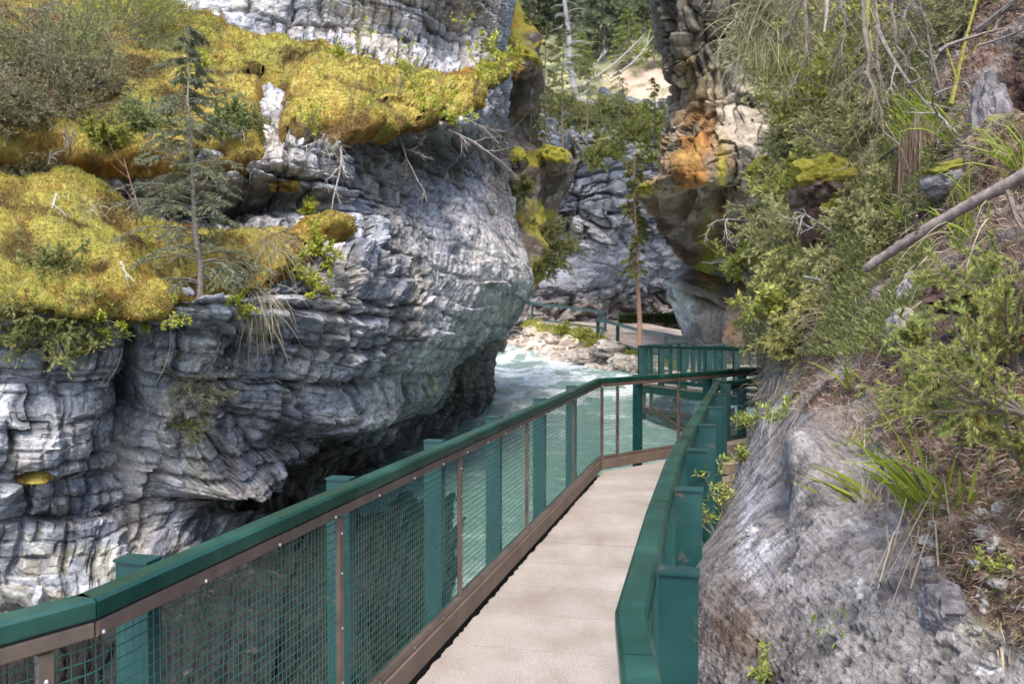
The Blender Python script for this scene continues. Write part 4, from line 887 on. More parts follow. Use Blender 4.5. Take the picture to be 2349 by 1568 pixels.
# ---- railings along the far path
fw = [tuple(p) for p in FRW]
far_rail('railing', 'thin green railing along the far path, left stretch above the pale stones', fw[0:3], 1, 3.3, 0, wpost=.17, mesh=False, rail=.14, mat='post')
far_rail('railing', 'thin green railing along the far path, right stretch passing the thin pine trunk', fw[3:7], 1, 2.9, 0, wpost=.17, mesh=False, rail=.14, mat='post')
far_rail('gate', 'short green mesh gate panel set across the far path railing', [fw[3], fw[2]], 1, 4., 0, wpost=.14, mesh=True, rail=.12, mat='post')['category'] = 'gate'
# ------------------------------------------------------------------ plants: builders
UP = np.array([0, 0, 1.])
def vary(rs, n, c0, c1, dark=.35):
    t = rs.rand(n, 1); c = np.array(c0)*(1-t)+np.array(c1)*t
    return c*(1-dark*rs.rand(n, 1))
def perp(d, rs):
    r = rs.normal(size=d.shape); return unit(np.cross(d, r))
def needles(g, A, B, m, L, W, rs, c0, c1, ang=.6, tip=None):
    """m needles along every twig A-B"""
    A = np.asarray(A); B = np.asarray(B); n = len(A); T = unit(B-A)
    t = (np.arange(m)+.5)/m; t = np.broadcast_to(t, (n, m))+rs.uniform(-.4/m, .4/m, (n, m))
    P = A[:, None]+(B-A)[:, None]*t[..., None]
    Tn = np.repeat(T[:, None], m, 1).reshape(-1, 3); pp = perp(Tn, rs)
    d = unit(Tn*math.cos(ang)+pp*math.sin(ang)); s = unit(np.cross(d, rs.normal(size=d.shape)))
    C = vary(rs, n*m, c0, c1)
    if tip is not None: f = (t.reshape(-1, 1)**3)*.8; C = C*(1-f)+np.array(tip)*f
    g.tris(P.reshape(-1, 3), d, s, L*rs.uniform(.7, 1.2, n*m), W, C)
def curve(p0, d0, L, bend, n=5, rs=None, wob=0.):
    """n points from p0, starting along d0 and bending towards bend"""
    P = [np.array(p0, float)]; d = unit(np.array(d0, float))
    for k in range(n-1):
        P.append(P[-1]+d*L/(n-1)); d = unit(d+np.asarray(bend)/(n-1)+(rs.normal(size=3)*wob if rs is not None else 0))
    return np.array(P)
def conifer(name, label, base, h, r, seed, c0=(.10, .115, .055), c1=(.17, .18, .08), lean=(0, 0, 0), bare=.15, nb=60, droop=.8, nl=.05, nw=.012, m=14, tw=7, tr=None, bark=(.17, .14, .12), prof=.75, cat='tree', group=None, gaps=.15, spread=1.):
    rs = np.random.RandomState(seed); root = empty(name, tuple(base)); tag(root, label, cat, group)
    tr = tr or h*.014; n = 9; P = [np.zeros(3)]
    for k in range(1, n): t = k/(n-1); P.append(np.array([lean[0]*t+rs.normal()*h*.006, lean[1]*t+rs.normal()*h*.006, h*t+lean[2]*t]))
    P = np.array(P); g = Geo(); g.tube(P, np.linspace(tr, tr*.12, n), 7, bark)
    A = []; B = []
    for k in range(nb):
        t = bare+(1-bare)*((k+rs.rand())/nb)
        if rs.rand() < gaps: continue
        p = np.array([np.interp(t, np.linspace(0, 1, n), P[:, i]) for i in range(3)])
        bl = r*spread*((1-t)/(1-bare)*.92+.08)**prof*rs.uniform(.45, 1.15); a = rs.rand()*6.283
        d = np.array([math.cos(a), math.sin(a), .25]); Q = curve(p, d, bl, [0, 0, -droop*rs.uniform(.6, 1.4)], 5, rs, .06)
        g.tube(Q, np.linspace(tr*.28*(1-t*.6), tr*.05, 5), 4, bark)
        A += list(Q[1:-1]); B += list(Q[2:])
        for q in range(tw):
            tt = rs.uniform(.25, 1); s = np.array([np.interp(tt, np.linspace(0, 1, 5), Q[:, i]) for i in range(3)])
            td = unit(Q[-1]-Q[0]); sd_ = unit(np.cross(td, UP))*(1 if rs.rand() < .5 else -1)
            e = s+unit(td*.75+sd_*.8+np.array([0, 0, -.5*droop])+rs.normal(size=3)*.18)*bl*.34*(1.25-tt*.6)
            A.append(s); B.append(e)
    f = Geo(); needles(f, A, B, m, nl, nw, rs, c0, c1, .75)
    g.build('trunk', M['bark'], root); f.build('crown', M['needle'], root); return root
def juniper(name, label, base, nrm, r, seed, c0=(.12, .145, .05), c1=(.22, .23, .075), tip=(.36, .36, .09), ns=26, nl=.02, nw=.004, m=22, sub=6, tr=.006, droop=.25, up=.5, bark=(.16, .13, .11), cat='bush', group=None, side=1.1, flat=.75, k3=3):
    rs = np.random.RandomState(seed); root = empty(name, tuple(base)); tag(root, label, cat, group)
    nrm = unit(np.asarray(nrm)+UP*up); g = Geo(); A = []; B = []
    for k in range(ns):
        d = unit(nrm*flat+rvec(rs, 1)[0]*side*np.array([1, 1, .6])); L = r*rs.uniform(.55, 1.15)
        Q = curve(-nrm*.03, d, L, np.array([0, 0, -droop])+rs.normal(size=3)*.35, 6, rs, .1); g.tube(Q, np.linspace(tr, tr*.2, 6), 4, bark)
        for q in range(sub):
            tt = rs.uniform(.25, .95); s = np.array([np.interp(tt, np.linspace(0, 1, 6), Q[:, i]) for i in range(3)])
            d2 = unit(unit(Q[-1]-Q[0])+rvec(rs, 1)[0]*.85); Q2 = curve(s, d2, L*rs.uniform(.18, .42), rs.normal(size=3)*.4, 4, rs, .1)
            g.tube(Q2, np.linspace(tr*.4, tr*.1, 4), 3, bark); A += list(Q2[:-1]); B += list(Q2[1:])
            for z in range(k3):
                s3 = Q2[rs.randint(1, 4)]; A.append(s3); B.append(s3+unit(d2+rvec(rs, 1)[0]*.9)*L*rs.uniform(.08, .17))
        A.append(Q[4]); B.append(Q[5])
    f = Geo(); needles(f, A, B, m, nl, nw, rs, c0, c1, .65, tip)
    g.build('stems', M['bark'], root); f.build('foliage', M['needle'], root); return root
def leafy(name, label, base, nrm, h, seed, ns=5, nleaf=16, ll=.05, lw=.028, c0=(.30, .36, .04), c1=(.48, .50, .08), tr=.006, bark=(.16, .14, .12), spread=.7, up=1., sub=4, cat='shrub', group=None, droop=.2):
    rs = np.random.RandomState(seed); root = empty(name, tuple(base)); tag(root, label, cat, group); g = Geo(); S = []; Dn = []
    for k in range(ns):
        d = unit(UP*up+np.asarray(nrm)*.5+rvec(rs, 1)[0]*spread); L = h*rs.uniform(.6, 1.05); Q = curve((0, 0, -.03), d, L, rs.normal(size=3)*.4+[0, 0, -droop], 6, rs, .08)
        g.tube(Q, np.linspace(tr, tr*.25, 6), 5, bark)
        for q in range(sub):
            s = Q[rs.randint(2, 6)]; d2 = unit(d+rvec(rs, 1)[0]*.9); Q2 = curve(s, d2, L*rs.uniform(.18, .38), rs.normal(size=3)*.3, 4, rs, .08); g.tube(Q2, np.linspace(tr*.4, tr*.12, 4), 4, bark)
            for z in range(nleaf//2): t = rs.uniform(.3, 1); S.append(Q2[0]+(Q2[-1]-Q2[0])*t); Dn.append(d2)
        for z in range(nleaf//2): t = rs.uniform(.55, 1); S.append(np.array([np.interp(t, np.linspace(0, 1, 6), Q[:, i]) for i in range(3)])); Dn.append(d)
    S = np.array(S); Dn = np.array(Dn); dd = unit(Dn*.5+rs.normal(size=Dn.shape)*.75); sd_ = unit(np.cross(dd, UP+rs.normal(size=dd.shape)*.5))
    f = Geo(); f.leaves(S, dd, sd_, ll*rs.uniform(.6, 1.2, len(S)), lw*rs.uniform(.7, 1.2, len(S)), vary(rs, len(S), c0, c1))
    g.build('stems', M['bark'], root); f.build('leaves', M['leaf'], root); return root
def blades(g, B, Dn, L, W, bend, c, rs, k=5, grav=None):
    """curved ribbons: B bases, Dn directions, gravity bend"""
    B = np.asarray(B, float); n = len(B); L = np.broadcast_to(L, (n,)); W = np.broadcast_to(W, (n,)); bend = np.broadcast_to(bend, (n,))
    gv = np.array([0, 0, -1.]) if grav is None else np.asarray(grav, float)
    s = unit(np.cross(Dn, rs.normal(size=Dn.shape)*.6+np.array([.3, -1, .2]))); t = np.linspace(0, 1, k)
    P = B[:, None]+Dn[:, None]*(L[:, None]*t)[..., None]+gv*(L[:, None]*bend[:, None]*t**2)[..., None]
    w_ = (W[:, None]*np.array([.7, 1, .9, .6, .06])[:k])[..., None]
    V = np.stack([P-s[:, None]*w_/2, P+s[:, None]*w_/2], 2).reshape(n, 2*k, 3)
    f = np.array([[2*i, 2*i+1, 2*i+3, 2*i+2] for i in range(k-1)])
    g.add(V, f4=(f[None]+2*k*np.arange(n)[:, None, None]).reshape(-1, 4), c=np.repeat(np.broadcast_to(c, (n, 3)), 2*k, 0))
def tuft(name, label, base, nrm, n, L, W, seed, c0, c1, bend=.5, spread=.5, dirn=UP, r0=.02, cat='grass tuft', group=None, mat='leaf', grav=None, dead=0):
    rs = np.random.RandomState(seed); g = Geo(); d = unit(np.asarray(dirn, float)*1.+np.asarray(nrm)*.4+rvec(rs, n)*spread)
    blades(g, rs.normal(size=(n, 3))*r0, d, L*rs.uniform(.45, 1.1, n), W*rs.uniform(.6, 1.2, n), bend*rs.uniform(.4, 1.3, n), vary(rs, n, c0, c1), rs, grav=grav)
    if dead:
        d = unit(np.asarray(nrm)*.8+np.array([0, 0, -.35])+rvec(rs, dead)*.45)
        blades(g, rs.normal(size=(dead, 3))*r0, d, L*.8*rs.uniform(.4, 1.1, dead), W*.6, .9, vary(rs, dead, (.30, .23, .15), (.50, .42, .30)), rs)
    o = g.build(name, M[mat], loc=tuple(base)); tag(o, label, cat, group); return o
def dead_branch(name, label, base, d, L, seed, r=.012, gen=3, nk=5, c=(.28, .25, .23), bend=(0, 0, -.3), cat='branch', group=None, wob=.14, sub=.5, ang=.8):
    rs = np.random.RandomState(seed); g = Geo()
    def grow(p, d, L, r, lv):
        Q = curve(p, d, L, np.array(bend)+rs.normal(size=3)*.2, 7, rs, wob); cc = np.array(c)*rs.uniform(.7, 1.25); g.tube(Q, np.linspace(r, r*.3, 7), 5 if lv < 2 else 3, cc)
        if lv+1 < gen:
            for k in range(nk): i = rs.randint(1, 6); grow(Q[i], unit(unit(Q[-1]-Q[0])+rvec(rs, 1)[0]*ang), L*rs.uniform(.25, sub), r*.5, lv+1)
    grow(np.zeros(3), unit(np.array(d, float)), L, r, 0)
    o = g.build(name, M['bark'], loc=tuple(base)); tag(o, label, cat, group); return o
def boulder(name, label, loc, size, seed, c0=(.35, .33, .32), c1=(.2, .19, .19), cat='rock', group=None, sub=20, rough=.35, moss=None, rz=0, blocky=3., mosslab=None):
    a = np.linspace(0, np.pi, sub); b_ = np.linspace(0, 2*np.pi, 2*sub+1); A, B = np.meshgrid(a, b_, indexing='ij')
    S = np.stack([np.sin(A)*np.cos(B), np.sin(A)*np.sin(B), np.cos(A)], -1)
    Q = S+seed*3.7
    S2 = np.sign(S)*np.abs(S)**.8; S2 = S2/np.linalg.norm(S2, axis=-1, keepdims=True)
    g1, i1, t1, _ = cells(Q, (blocky*.5,)*3, seed)
    rr = 1+rough*fbm(Q, 1.3, 4, seed)+rough*.7*(i1-.5)+rough*.4*t1+.04*fbm(Q, 9, 3, seed+1)
    P = S2*rr[..., None]*np.asarray(size)
    if rz: c_, s_ = math.cos(rz), math.sin(rz); P = np.stack([P[..., 0]*c_-P[..., 1]*s_, P[..., 0]*s_+P[..., 1]*c_, P[..., 2]], -1)
    cn = fbm(Q, 3, 4, seed+5); C = np.ones(P.shape)*np.array(c0); C = lerp_c(C, c1, sst(cn, -.1, .35))
    n1, n2 = A.shape; idx = np.arange(n1*n2).reshape(n1, n2); f = np.stack([idx[:-1, :-1], idx[1:, :-1], idx[1:, 1:], idx[:-1, 1:]], -1).reshape(-1, 4)
    if moss is None:
        o = mesh_obj(name, P.reshape(-1, 3), f, M['stone'], cols=C.reshape(-1, 3), loc=tuple(loc)); return tag(o, label, cat, group)
    root = empty(name, tuple(loc)); tag(root, label, cat, group); mesh_obj('stone', P.reshape(-1, 3), f, M['stone'], root, C.reshape(-1, 3))
    m = sst(S[..., 2]+.35*fbm(Q, 1.6, 3, seed+7), moss, moss+.3); N_ = unit(P); Pm = P*(1+.10*m[..., None]*(1+.6*fbm(Q, 4, 4, seed+8))[..., None])+N_*(-.05+.06*m)[..., None]
    Cm = np.ones(P.shape)*np.array([.30, .27, .055]); Cm = lerp_c(Cm, [.20, .19, .03], sst(cn, -.2, .2)); Cm = lerp_c(Cm, [.13, .06, .02], (1-m)*.9)
    keep = (m > .06).ravel(); ff = f[keep[f].all(1)]
    if len(ff): mesh_obj('moss', Pm.reshape(-1, 3), ff, M['moss'], root, Cm.reshape(-1, 3))
    return root

# ------------------------------------------------------------------ left cliff: plants
SPR = dict(c0=(.14, .155, .095), c1=(.25, .26, .15))
b, n = on(L_left, 468, 690)
conifer('spruce', 'slender grey green spruce rooted on the lower mossy ledge of the left cliff', b, 2.75, .80, 3, lean=(-.15, .1, 0), bare=.06, nb=120, droop=1.0, nl=.042, nw=.009, m=20, tw=11, tr=.035, bark=(.20, .17, .15), prof=.6, gaps=.1, **SPR)
b, n = on(L_left, 300, 400)
dead_branch('dead_sapling', 'bare brown stem leaning in the dark gap between the two mossy ledges', pt(326, 500, 9.3), pt(288, 395, 9.5)-pt(326, 500, 9.3), .75, 5, r=.016, gen=2, nk=3, c=(.17, .10, .08), bend=(0, 0, .05), cat='dead branch', wob=.04)
k = 0
ul = [(60, 215, .55, 'brownish spruce bush at the left picture edge on the brown patch of the upper moss', 0), (170, 185, .62, 'wide grey green bush in the middle of the brown patch at upper left', 1), (255, 95, .75, 'largest grey green bush on the upper left moss, near the top edge', 1),
      (130, 300, .55, 'dark bush under the wide grey green bush at upper left', 0), (20, 330, .55, 'grey green bush cut by the left picture edge above dead twigs', 0), (320, 60, .5, 'bright yellow green bush right of the largest upper left bush', 2), (215, 250, .40, 'small dark bush where the upper moss meets the brown patch', 0),
      (70, 400, .42, 'sparse grey bush over the dark gap at far left between the ledges', 0), (170, 420, .36, 'low greyish bush hanging over the gap above the lower ledge', 1), (330, 290, .34, 'flat grey green spruce bush left of the slender spruce, over a moss step', 1), (540, 300, .34, 'flat grey green spruce bush right of the slender spruce on the upper moss', 1), (250, 340, .3, 'small yellowish bush on the moss edge left of the slender spruce', 2)]
cc_ = [dict(c0=(.12, .115, .07), c1=(.22, .20, .11), tip=(.32, .30, .15)), dict(c0=(.14, .175, .07), c1=(.25, .29, .11), tip=(.38, .41, .15)), dict(c0=(.20, .22, .05), c1=(.33, .33, .07), tip=(.46, .46, .09))]
for (u, v, r, lab, ci) in ul:
    b, n = on(L_left, u, v+25); k += 1
    juniper('bush', lab, b+n*.05, n, (1.75 if v < 320 and u < 330 else 1.15)*r*b[1]/11., 40+k, ns=34, nl=.034, nw=.009, m=14, sub=8, tr=.007, droop=.5, flat=.65, group='bushes on the left cliff', **cc_[ci])
b, n = on(L_left, 120, 735)
for j, (u, v, r, lab) in enumerate([(70, 745, .42, 'drooping yellow green spruce spray at the lower left under the moss lip'), (150, 752, .45, 'drooping yellow green spruce spray right of the one under the moss lip'), (140, 640, .30, 'thin grey spray over the dead white snag on the lower ledge')]):
    b, n = on(L_left, u, v); juniper('bush', lab, b+n*.06, n, r*1.15, 60+j, ns=26, nl=.03, nw=.007, m=14, sub=6, droop=1.1, flat=.6, c0=(.16, .18, .07), c1=(.28, .29, .10), tip=(.40, .40, .12), group='bushes on the left cliff')
lf = [(820, 330, 1.45, 5, 10, 'tall yellow green sapling standing up against the grey rock at top centre', .25), (985, 300, .85, 7, 14, 'yellow green shrub near the right tip of the upper moss ledge', .8), (700, 330, .8, 5, 7, 'thin leafy shrub over the moss left of the tall sapling', .5), (905, 235, .7, 6, 8, 'pale leafy shrub on the upper edge of the moss below the top rock', .8),
      (1060, 230, .9, 6, 12, 'leafy shrub in front of the mossy corner of the left cliff', .9), (455, 215, .35, 5, 9, 'small bright leafy plant in the dark hollow of the upper moss', .9), (715, 595, .45, 10, 16, 'dense yellow green shrub hanging from the end of the lower mossy ledge', 1.), (690, 650, .42, 9, 14, 'yellow green leafy plant hanging below the end of the lower ledge', 1.), (760, 165, .3, 4, 9, 'little bright leafy plant beside the brown hollow in the moss', .8),
      (320, 735, .36, 8, 16, 'bright leafy plant on the lower lip of the lower moss', 1.), (250, 715, .30, 6, 12, 'bright leafy plant left of the one on the lower moss lip', 1.), (700, 500, .28, 6, 12, 'leafy tuft standing on the round moss cushion', .8), (560, 690, .3, 6, 12, 'leafy sprig on the lower lip of the lower moss right of the spruce', 1.), (650, 620, .35, 7, 12, 'yellow leafy shrub spilling over the moss beside the dead stump', 1.), (400, 700, .3, 6, 9, 'small leafy sprig under the foot of the slender spruce', 1.), (1110, 170, .5, 6, 10, 'leafy shrub on the corner of the left cliff by the mossy boulder', .9)]
for j, (u, v, h, ns, nl_, lab, sp) in enumerate(lf):
    b, n = on(L_left, u, v); leafy('shrub', lab, b, n, h*b[1]/12., 80+j, ns=ns+2, nleaf=int(nl_*1.7), ll=.066*b[1]/12., lw=.042*b[1]/12., spread=sp, tr=.007, up=1. if v < 590 else .2, group='leafy shrubs on the left cliff', c0=(.32, .36, .04), c1=(.52, .52, .09))
db = [(1000, 300, (.9, -.5, -.55), 1.15, 'tangled dead grey branches hanging under the right end of the upper moss', .012, 4, 5), (930, 320, (.3, -.4, -.8), 1.0, 'dead grey twigs hanging left of the tangled branches', .010, 4, 4), (790, 322, (.25, -.5, -.8), .95, 'crooked white root hanging down the cliff under the moss', .014, 3, 4), (740, 318, (-.2, -.5, -.7), .5, 'short dead twigs under the moss left of the crooked white root', .008, 3, 5), (1060, 270, (.5, -.5, -.4), .9, 'dead branch reaching out over the gap from the moss corner', .009, 3, 5),
      (150, 560, (-.1, -.35, -.9), .85, 'bleached white snag lying over the lower mossy ledge', .013, 3, 4), (145, 500, (.25, -.2, .6), .30, 'short bare twig standing on the lower moss crest', .008, 3, 4), (270, 650, (.5, -.4, -.6), .45, 'pale stick lying across the lower moss', .012, 2, 3), (280, 800, (0, -.3, -1), .55, 'forked brown root hanging on the grey wall below the lower ledge', .011, 3, 3), (390, 745, (.05, -.2, -1), .75, 'single thin root hanging straight down the grey wall', .007, 2, 2),
      (20, 560, (.1, -.5, -.5), .6, 'curled dead branches at the left edge below the upper ledge', .010, 4, 4), (170, 395, (.5, -.6, .05), .7, 'grey dead twigs sticking out over the gap at left', .009, 4, 5), (560, 330, (.2, -.5, -.5), .45, 'thin dead twigs under the moss right of the slender spruce', .006, 4, 4), (60, 130, (.7, -.3, .3), .9, 'long dead stems lying in the brown soil at upper left', .010, 3, 4)]
for j, (u, v, d, L_, lab, r, gen, nk) in enumerate(db):
    b, n = on(L_left, u, v); b = b+n*.1; dead_branch('dead_branch', lab, b, d, L_*b[1]/11., 120+j, r=1.5*r*b[1]/13., gen=gen, nk=nk+1, c=(.36, .33, .30) if 'white' in lab or 'pale' in lab else (.24, .215, .195), cat='dead branch', group='dead branches on the left cliff')
for j, (u, v, L_, cnt, lab) in enumerate([(590, 600, .45, 120, 'matted dead grass hanging from a stump on the lower ledge'), (610, 690, .4, 110, 'fringe of dead grass hanging below the stump on the grey wall'), (530, 620, .3, 60, 'loose dead grass on the moss left of the stump'), (100, 430, .3, 60, 'dead grass fringe over the gap at far left'), (745, 320, .3, 60, 'dead grass fringe under the upper moss'), (210, 560, .25, 40, 'sparse pale grass on the crest of the lower moss'), (520, 215, .25, 50, 'pale dead grass patch in a step of the upper moss')]):
    b, n = on(L_left, u, v); tuft('grass_tuft', lab, b+n*.06, n, cnt, L_, .008, 160+j, (.24, .20, .13), (.42, .38, .27), bend=.7, spread=.5, dirn=(0, 0, -.4), r0=.09, cat='dead grass', mat='dry', group='dead grass on the left cliff')
b, n = on(L_left, 455, 900)
juniper('bush', 'pale lichen grey shrub growing on the bare lower wall', b, n, .42, 171, ns=22, nl=.03, nw=.006, m=7, sub=6, droop=.9, c0=(.22, .22, .13), c1=(.36, .36, .22), tip=(.46, .45, .26), group='bushes on the left cliff')
b, n = on(L_left, 440, 985)
juniper('bush', 'thin yellow green shrub just below the pale lichen shrub', b, n, .3, 172, ns=16, nl=.02, nw=.006, m=7, sub=6, droop=.9, c0=(.24, .25, .08), c1=(.36, .36, .12), tip=(.42, .42, .15), group='bushes on the left cliff')

# ------------------------------------------------------------------ behind the corner: mossy rocks and trees
mb = [(1200, 148, 25.3, (.45, .6, .42), 'mossy boulder perched highest behind the corner of the left cliff', -.3), (1186, 372, 24.6, (.32, .5, .36), 'small round mossy boulder against the left cliff, mid height', -.3), (1268, 372, 27, (.52, .7, .42), 'broad moss topped boulder overhanging the far wall', -.3)]
for j, (u, v, D, s, lab, ms) in enumerate(mb):
    boulder('mossy_rock', lab, pt(u, v, D), s, 11+j, c0=(.20, .15, .12), c1=(.09, .07, .06), moss=ms, rough=.2, sub=34, group='mossy rocks behind the corner')
g = Geo()
tl = [(1250, 420, 30, 5.6, 1.2, 'tall thin spruce rising behind the corner of the left cliff', .2), (1215, 330, 28, 4.6, 1.0, 'spruce close behind the corner, left of the tall thin one', .1), (1290, 340, 33, 4.6, 1.3, 'spruce with grey twigs left of the tall grey trunk', .2), (1345, 330, 44, 5., 1.5, 'young spruce on top of the far wall, left of its middle', .1), (1420, 300, 50, 3.6, 1.4, 'small spruce at the foot of the grassy slope', .05), (1500, 330, 42, 3.2, 1.2, 'yellow green young spruce next to the pillar', .05), (1235, 470, 28, 2.6, .9, 'spruce hanging beside the mossy rock column', .1)]
for j, (u, v, D, h, r, lab, br) in enumerate(tl):
    c = [(.12, .14, .05), (.22, .24, .08)] if j not in (5,) else [(.2, .22, .05), (.32, .33, .08)]
    conifer('spruce', lab, pt(u, v, D), h, r, 200+j, bare=br, nb=70, droop=.9, nl=.10, nw=.022, m=9, tw=6, tr=.05, gaps=.2, c0=c[0], c1=c[1], group='spruces behind the corner')
root = conifer('spruce', 'tall grey bare trunk with sparse dead twigs standing on the grassy slope', pt(1318, 232, 52), 9.5, 1.5, 231, lean=(-.9, 0, 0), bare=.2, nb=60, droop=1.1, nl=.14, nw=.03, m=4, tw=5, tr=.24, bark=(.26, .25, .25), c0=(.13, .15, .08), c1=(.22, .23, .12), prof=.3)
conifer('pine', 'thin pine with a bare orange brown trunk standing by the far path railing', pt(1466, 792, 36), 8.0, .62, 241, lean=(-.28, 0, 0), bare=.36, nb=62, droop=1.2, nl=.15, nw=.045, m=12, tw=8, tr=.115, bark=(.27, .16, .11), c0=(.15, .165, .06), c1=(.25, .26, .09), prof=.2, gaps=.05)
hg = [(1238, 520, 26.5, .95, 'drooping spruce spray over the brown rock column'), (1262, 560, 27, 1.0, 'drooping spruce spray in front of the far wall, beside the corner'), (1235, 600, 26.5, .7, 'low drooping spray at the lower corner'), (1190, 420, 24, .5, 'small bush between the cliff corner and the round mossy boulder'), (1300, 560, 30, .4, 'short green spray reaching right from the corner')]
for j, (u, v, D, r, lab) in enumerate(hg):
    juniper('bush', lab, pt(u, v, D), (.3, -1, 0), r, 250+j, ns=26, nl=.07, nw=.017, m=10, sub=7, tr=.015, droop=1.4, up=0, flat=.4, c0=(.11, .12, .045), c1=(.2, .21, .075), tip=(.3, .3, .1), group='bushes around the corner')
rs = np.random.RandomState(9)
bl_ = 0
for j in range(34):
    u = rs.uniform(1200, 1530); v = 245+abs(rs.normal())*85
    if v > 470: continue
    D = 52 if v > 300 else 55; D = 36 if rs.rand() < .25 and u < 1350 else D-2; s = D/52.
    juniper('bush', 'green bush on the broken top of the far wall' if u < 1420 else 'green bush on the far wall near the pillar', pt(u, v, D), (.1, -1, .6), rs.uniform(.7, 1.3)*s, 300+j, ns=18, nl=.13*s, nw=.035*s, m=9, sub=5, tr=.02, droop=.5, k3=2, c0=(.13, .15, .045), c1=(.26, .27, .075), tip=(.36, .36, .09), group='bushes on top of the far wall' if u < 1420 else 'bushes by the pillar')
# forest on the hillside
rs = np.random.RandomState(12)
protos = [conifer('spruce', 'spruce in the dark forest above the grassy slope', (0, 0, 0), 15, 2.6, 400+q, bare=.08+.12*q, nb=170, droop=.8, nl=.42, nw=.12, m=10, tw=7, tr=.2, bark=(.15, .135, .13), c0=(.10, .125, .075), c1=(.25, .28, .15), group='forest spruces', gaps=.2) for q in range(3)]
spots = [(1385, 120, 74), (1408, 105, 76), (1345, 120, 78), (1440, 95, 80), (1475, 88, 82), (1300, 110, 80), (1255, 95, 84), (1215, 80, 84), (1370, 60, 95), (1420, 50, 98), (1465, 45, 100), (1325, 50, 98), (1275, 40, 98), (1235, 30, 100), (1510, 60, 90), (1500, 20, 110), (1440, 5, 112), (1390, 0, 115), (1350, 5, 112), (1300, 0, 115), (1250, -10, 118), (1210, -10, 112), (1545, 30, 95), (1480, -30, 125), (1330, -40, 130), (1400, -40, 130), (1270, -45, 132), (1360, -10, 104), (1290, 70, 88), (1450, -10, 105), (1395, 30, 100), (1240, 60, 90), (1425, 80, 88), (1190, 40, 90), (1490, 55, 92)]
for j, (u, v, D) in enumerate(spots):
    o = protos[j] if j < 3 else copy_tree(protos[j % 3]); o.location = pt(u, v, D)+np.array([0, 0, -1.2]); o.rotation_euler[2] = rs.rand()*6.28; s = rs.uniform(.75, 1.25); o.scale = (s, s, s*rs.uniform(.9, 1.2))
yg = [(1500, 150, 68, 4.2), (1440, 140, 70, 4.5), (1330, 175, 66, 3.6)]
for j, (u, v, D, h) in enumerate(yg):
    conifer('spruce', ['bright green young spruce beside the pillar on the grassy slope', 'bright green young spruce left of the one beside the pillar', 'bright green young spruce behind the tall grey trunk'][j], pt(u, v, D)+np.array([0, 0, -.3]), h, 1.9, 430+j, bare=.03, nb=80, droop=.5, nl=.2, nw=.05, m=10, tw=6, tr=.08, c0=(.16, .21, .05), c1=(.30, .34, .09), group='young spruces on the slope')
for j, (a, b_) in enumerate([((1335, 208, 62), (1500, 108, 68)), ((1330, 232, 60), (1412, 178, 64)), ((1400, 190, 62), (1520, 128, 66)), ((1360, 160, 68), (1395, 135, 70))]):
    A, B = pt(*a), pt(*b_); dead_branch('fallen_trunk', ['longest bleached trunk lying up the grassy slope', 'short bleached trunk at the foot of the grassy slope', 'thin bleached trunk crossing the longest one near the pillar', 'small bleached log at the forest edge'][j], A+UP*.35, B-A+UP*.3, float(np.linalg.norm(B-A)), 440+j, r=.07 if j else .09, gen=2, nk=4, c=(.30, .285, .27), bend=(0, 0, 0), wob=.02, cat='fallen trunk', group='bleached trunks on the slope', sub=.2)

# ------------------------------------------------------------------ river bank stones and far greenery
rs = np.random.RandomState(20); n1, n2 = L_bankP.shape[:2]; lib = []
for q in range(6):
    o = boulder('boulder', 'pale angular stone on the far river bank', (0, 0, 0), (.5, .42, .32), 500+q, c0=(.46, .38, .31), c1=(.30, .25, .22), sub=11, rough=.55, group='stones on the far bank'); lib.append(o)
cnt = 0
for j in range(150):
    i = rs.randint(6, n1-6); w_ = rs.uniform(.30, 1.0)**.8; p = L_bankP[i, int(w_*(n2-1))]
    o = lib[cnt] if cnt < 6 else lib[rs.randint(6)].copy()
    if cnt >= 6: col.objects.link(o)
    cnt += 1; s = rs.uniform(.3, 1.1)*(.7+.5*(i/n1)); o.location = p+np.array([0, 0, .02]); o.scale = (s, s, s*rs.uniform(.6, 1)); o.rotation_euler = (rs.uniform(-.4, .4), rs.uniform(-.4, .4), rs.rand()*6.28)
for j, (u, v, D, s, lab) in enumerate([(1392, 800, 41, (.8, .7, .42), 'large round boulder at the middle of the far bank'), (1428, 832, 38, (.62, .6, .45), 'large dark boulder near the water left of the far platform'), (1340, 818, 42, (.75, .6, .35), 'flat pale boulder by the water below the grassy patch'), (1452, 838, 37, (.4, .4, .35), 'pale boulder at the corner of the far platform')]):
    boulder('boulder', lab, pt(u, v, D), s, 520+j, c0=(.42, .36, .30), c1=(.2, .17, .15), sub=20, rough=.4, group='large boulders on the far bank')
g = Geo(); ii = rs.randint(4, n1-4, 9000); ww = rs.uniform(0, .34, 9000)**1.3; Pb = L_bankP[ii, (ww*(n2-1)).astype(int)]
blades(g, Pb, unit(UP+rvec(rs, 9000)*.5), .22, .03, .4, vary(rs, 9000, (.28, .30, .05), (.46, .44, .12)), rs); tag(g.build('grass', M['leaf']), 'yellow green grass along the top of the far bank', None, None, 'stuff')
for j, (u, v, D, r) in enumerate([(1335, 775, 46, .8), (1365, 790, 44, .6), (1290, 760, 49, .7)]):
    juniper('bush', ['round yellow green bush below the gate of the far railing', 'small bush right of the round one by the far railing', 'small bush under the left far railing'][j], pt(u, v, D), (0, -1, .4), r, 540+j, ns=26, nl=.09, nw=.03, m=9, sub=6, tr=.012, c0=(.24, .27, .05), c1=(.38, .38, .08), tip=(.45, .45, .1), group='bushes on the far bank')
rs = np.random.RandomState(33); g = Geo(); Q = np.array([pt(u, v, 49) for u, v in zip(rs.uniform(1420, 1550, 1800), rs.uniform(722, 742, 1800))])
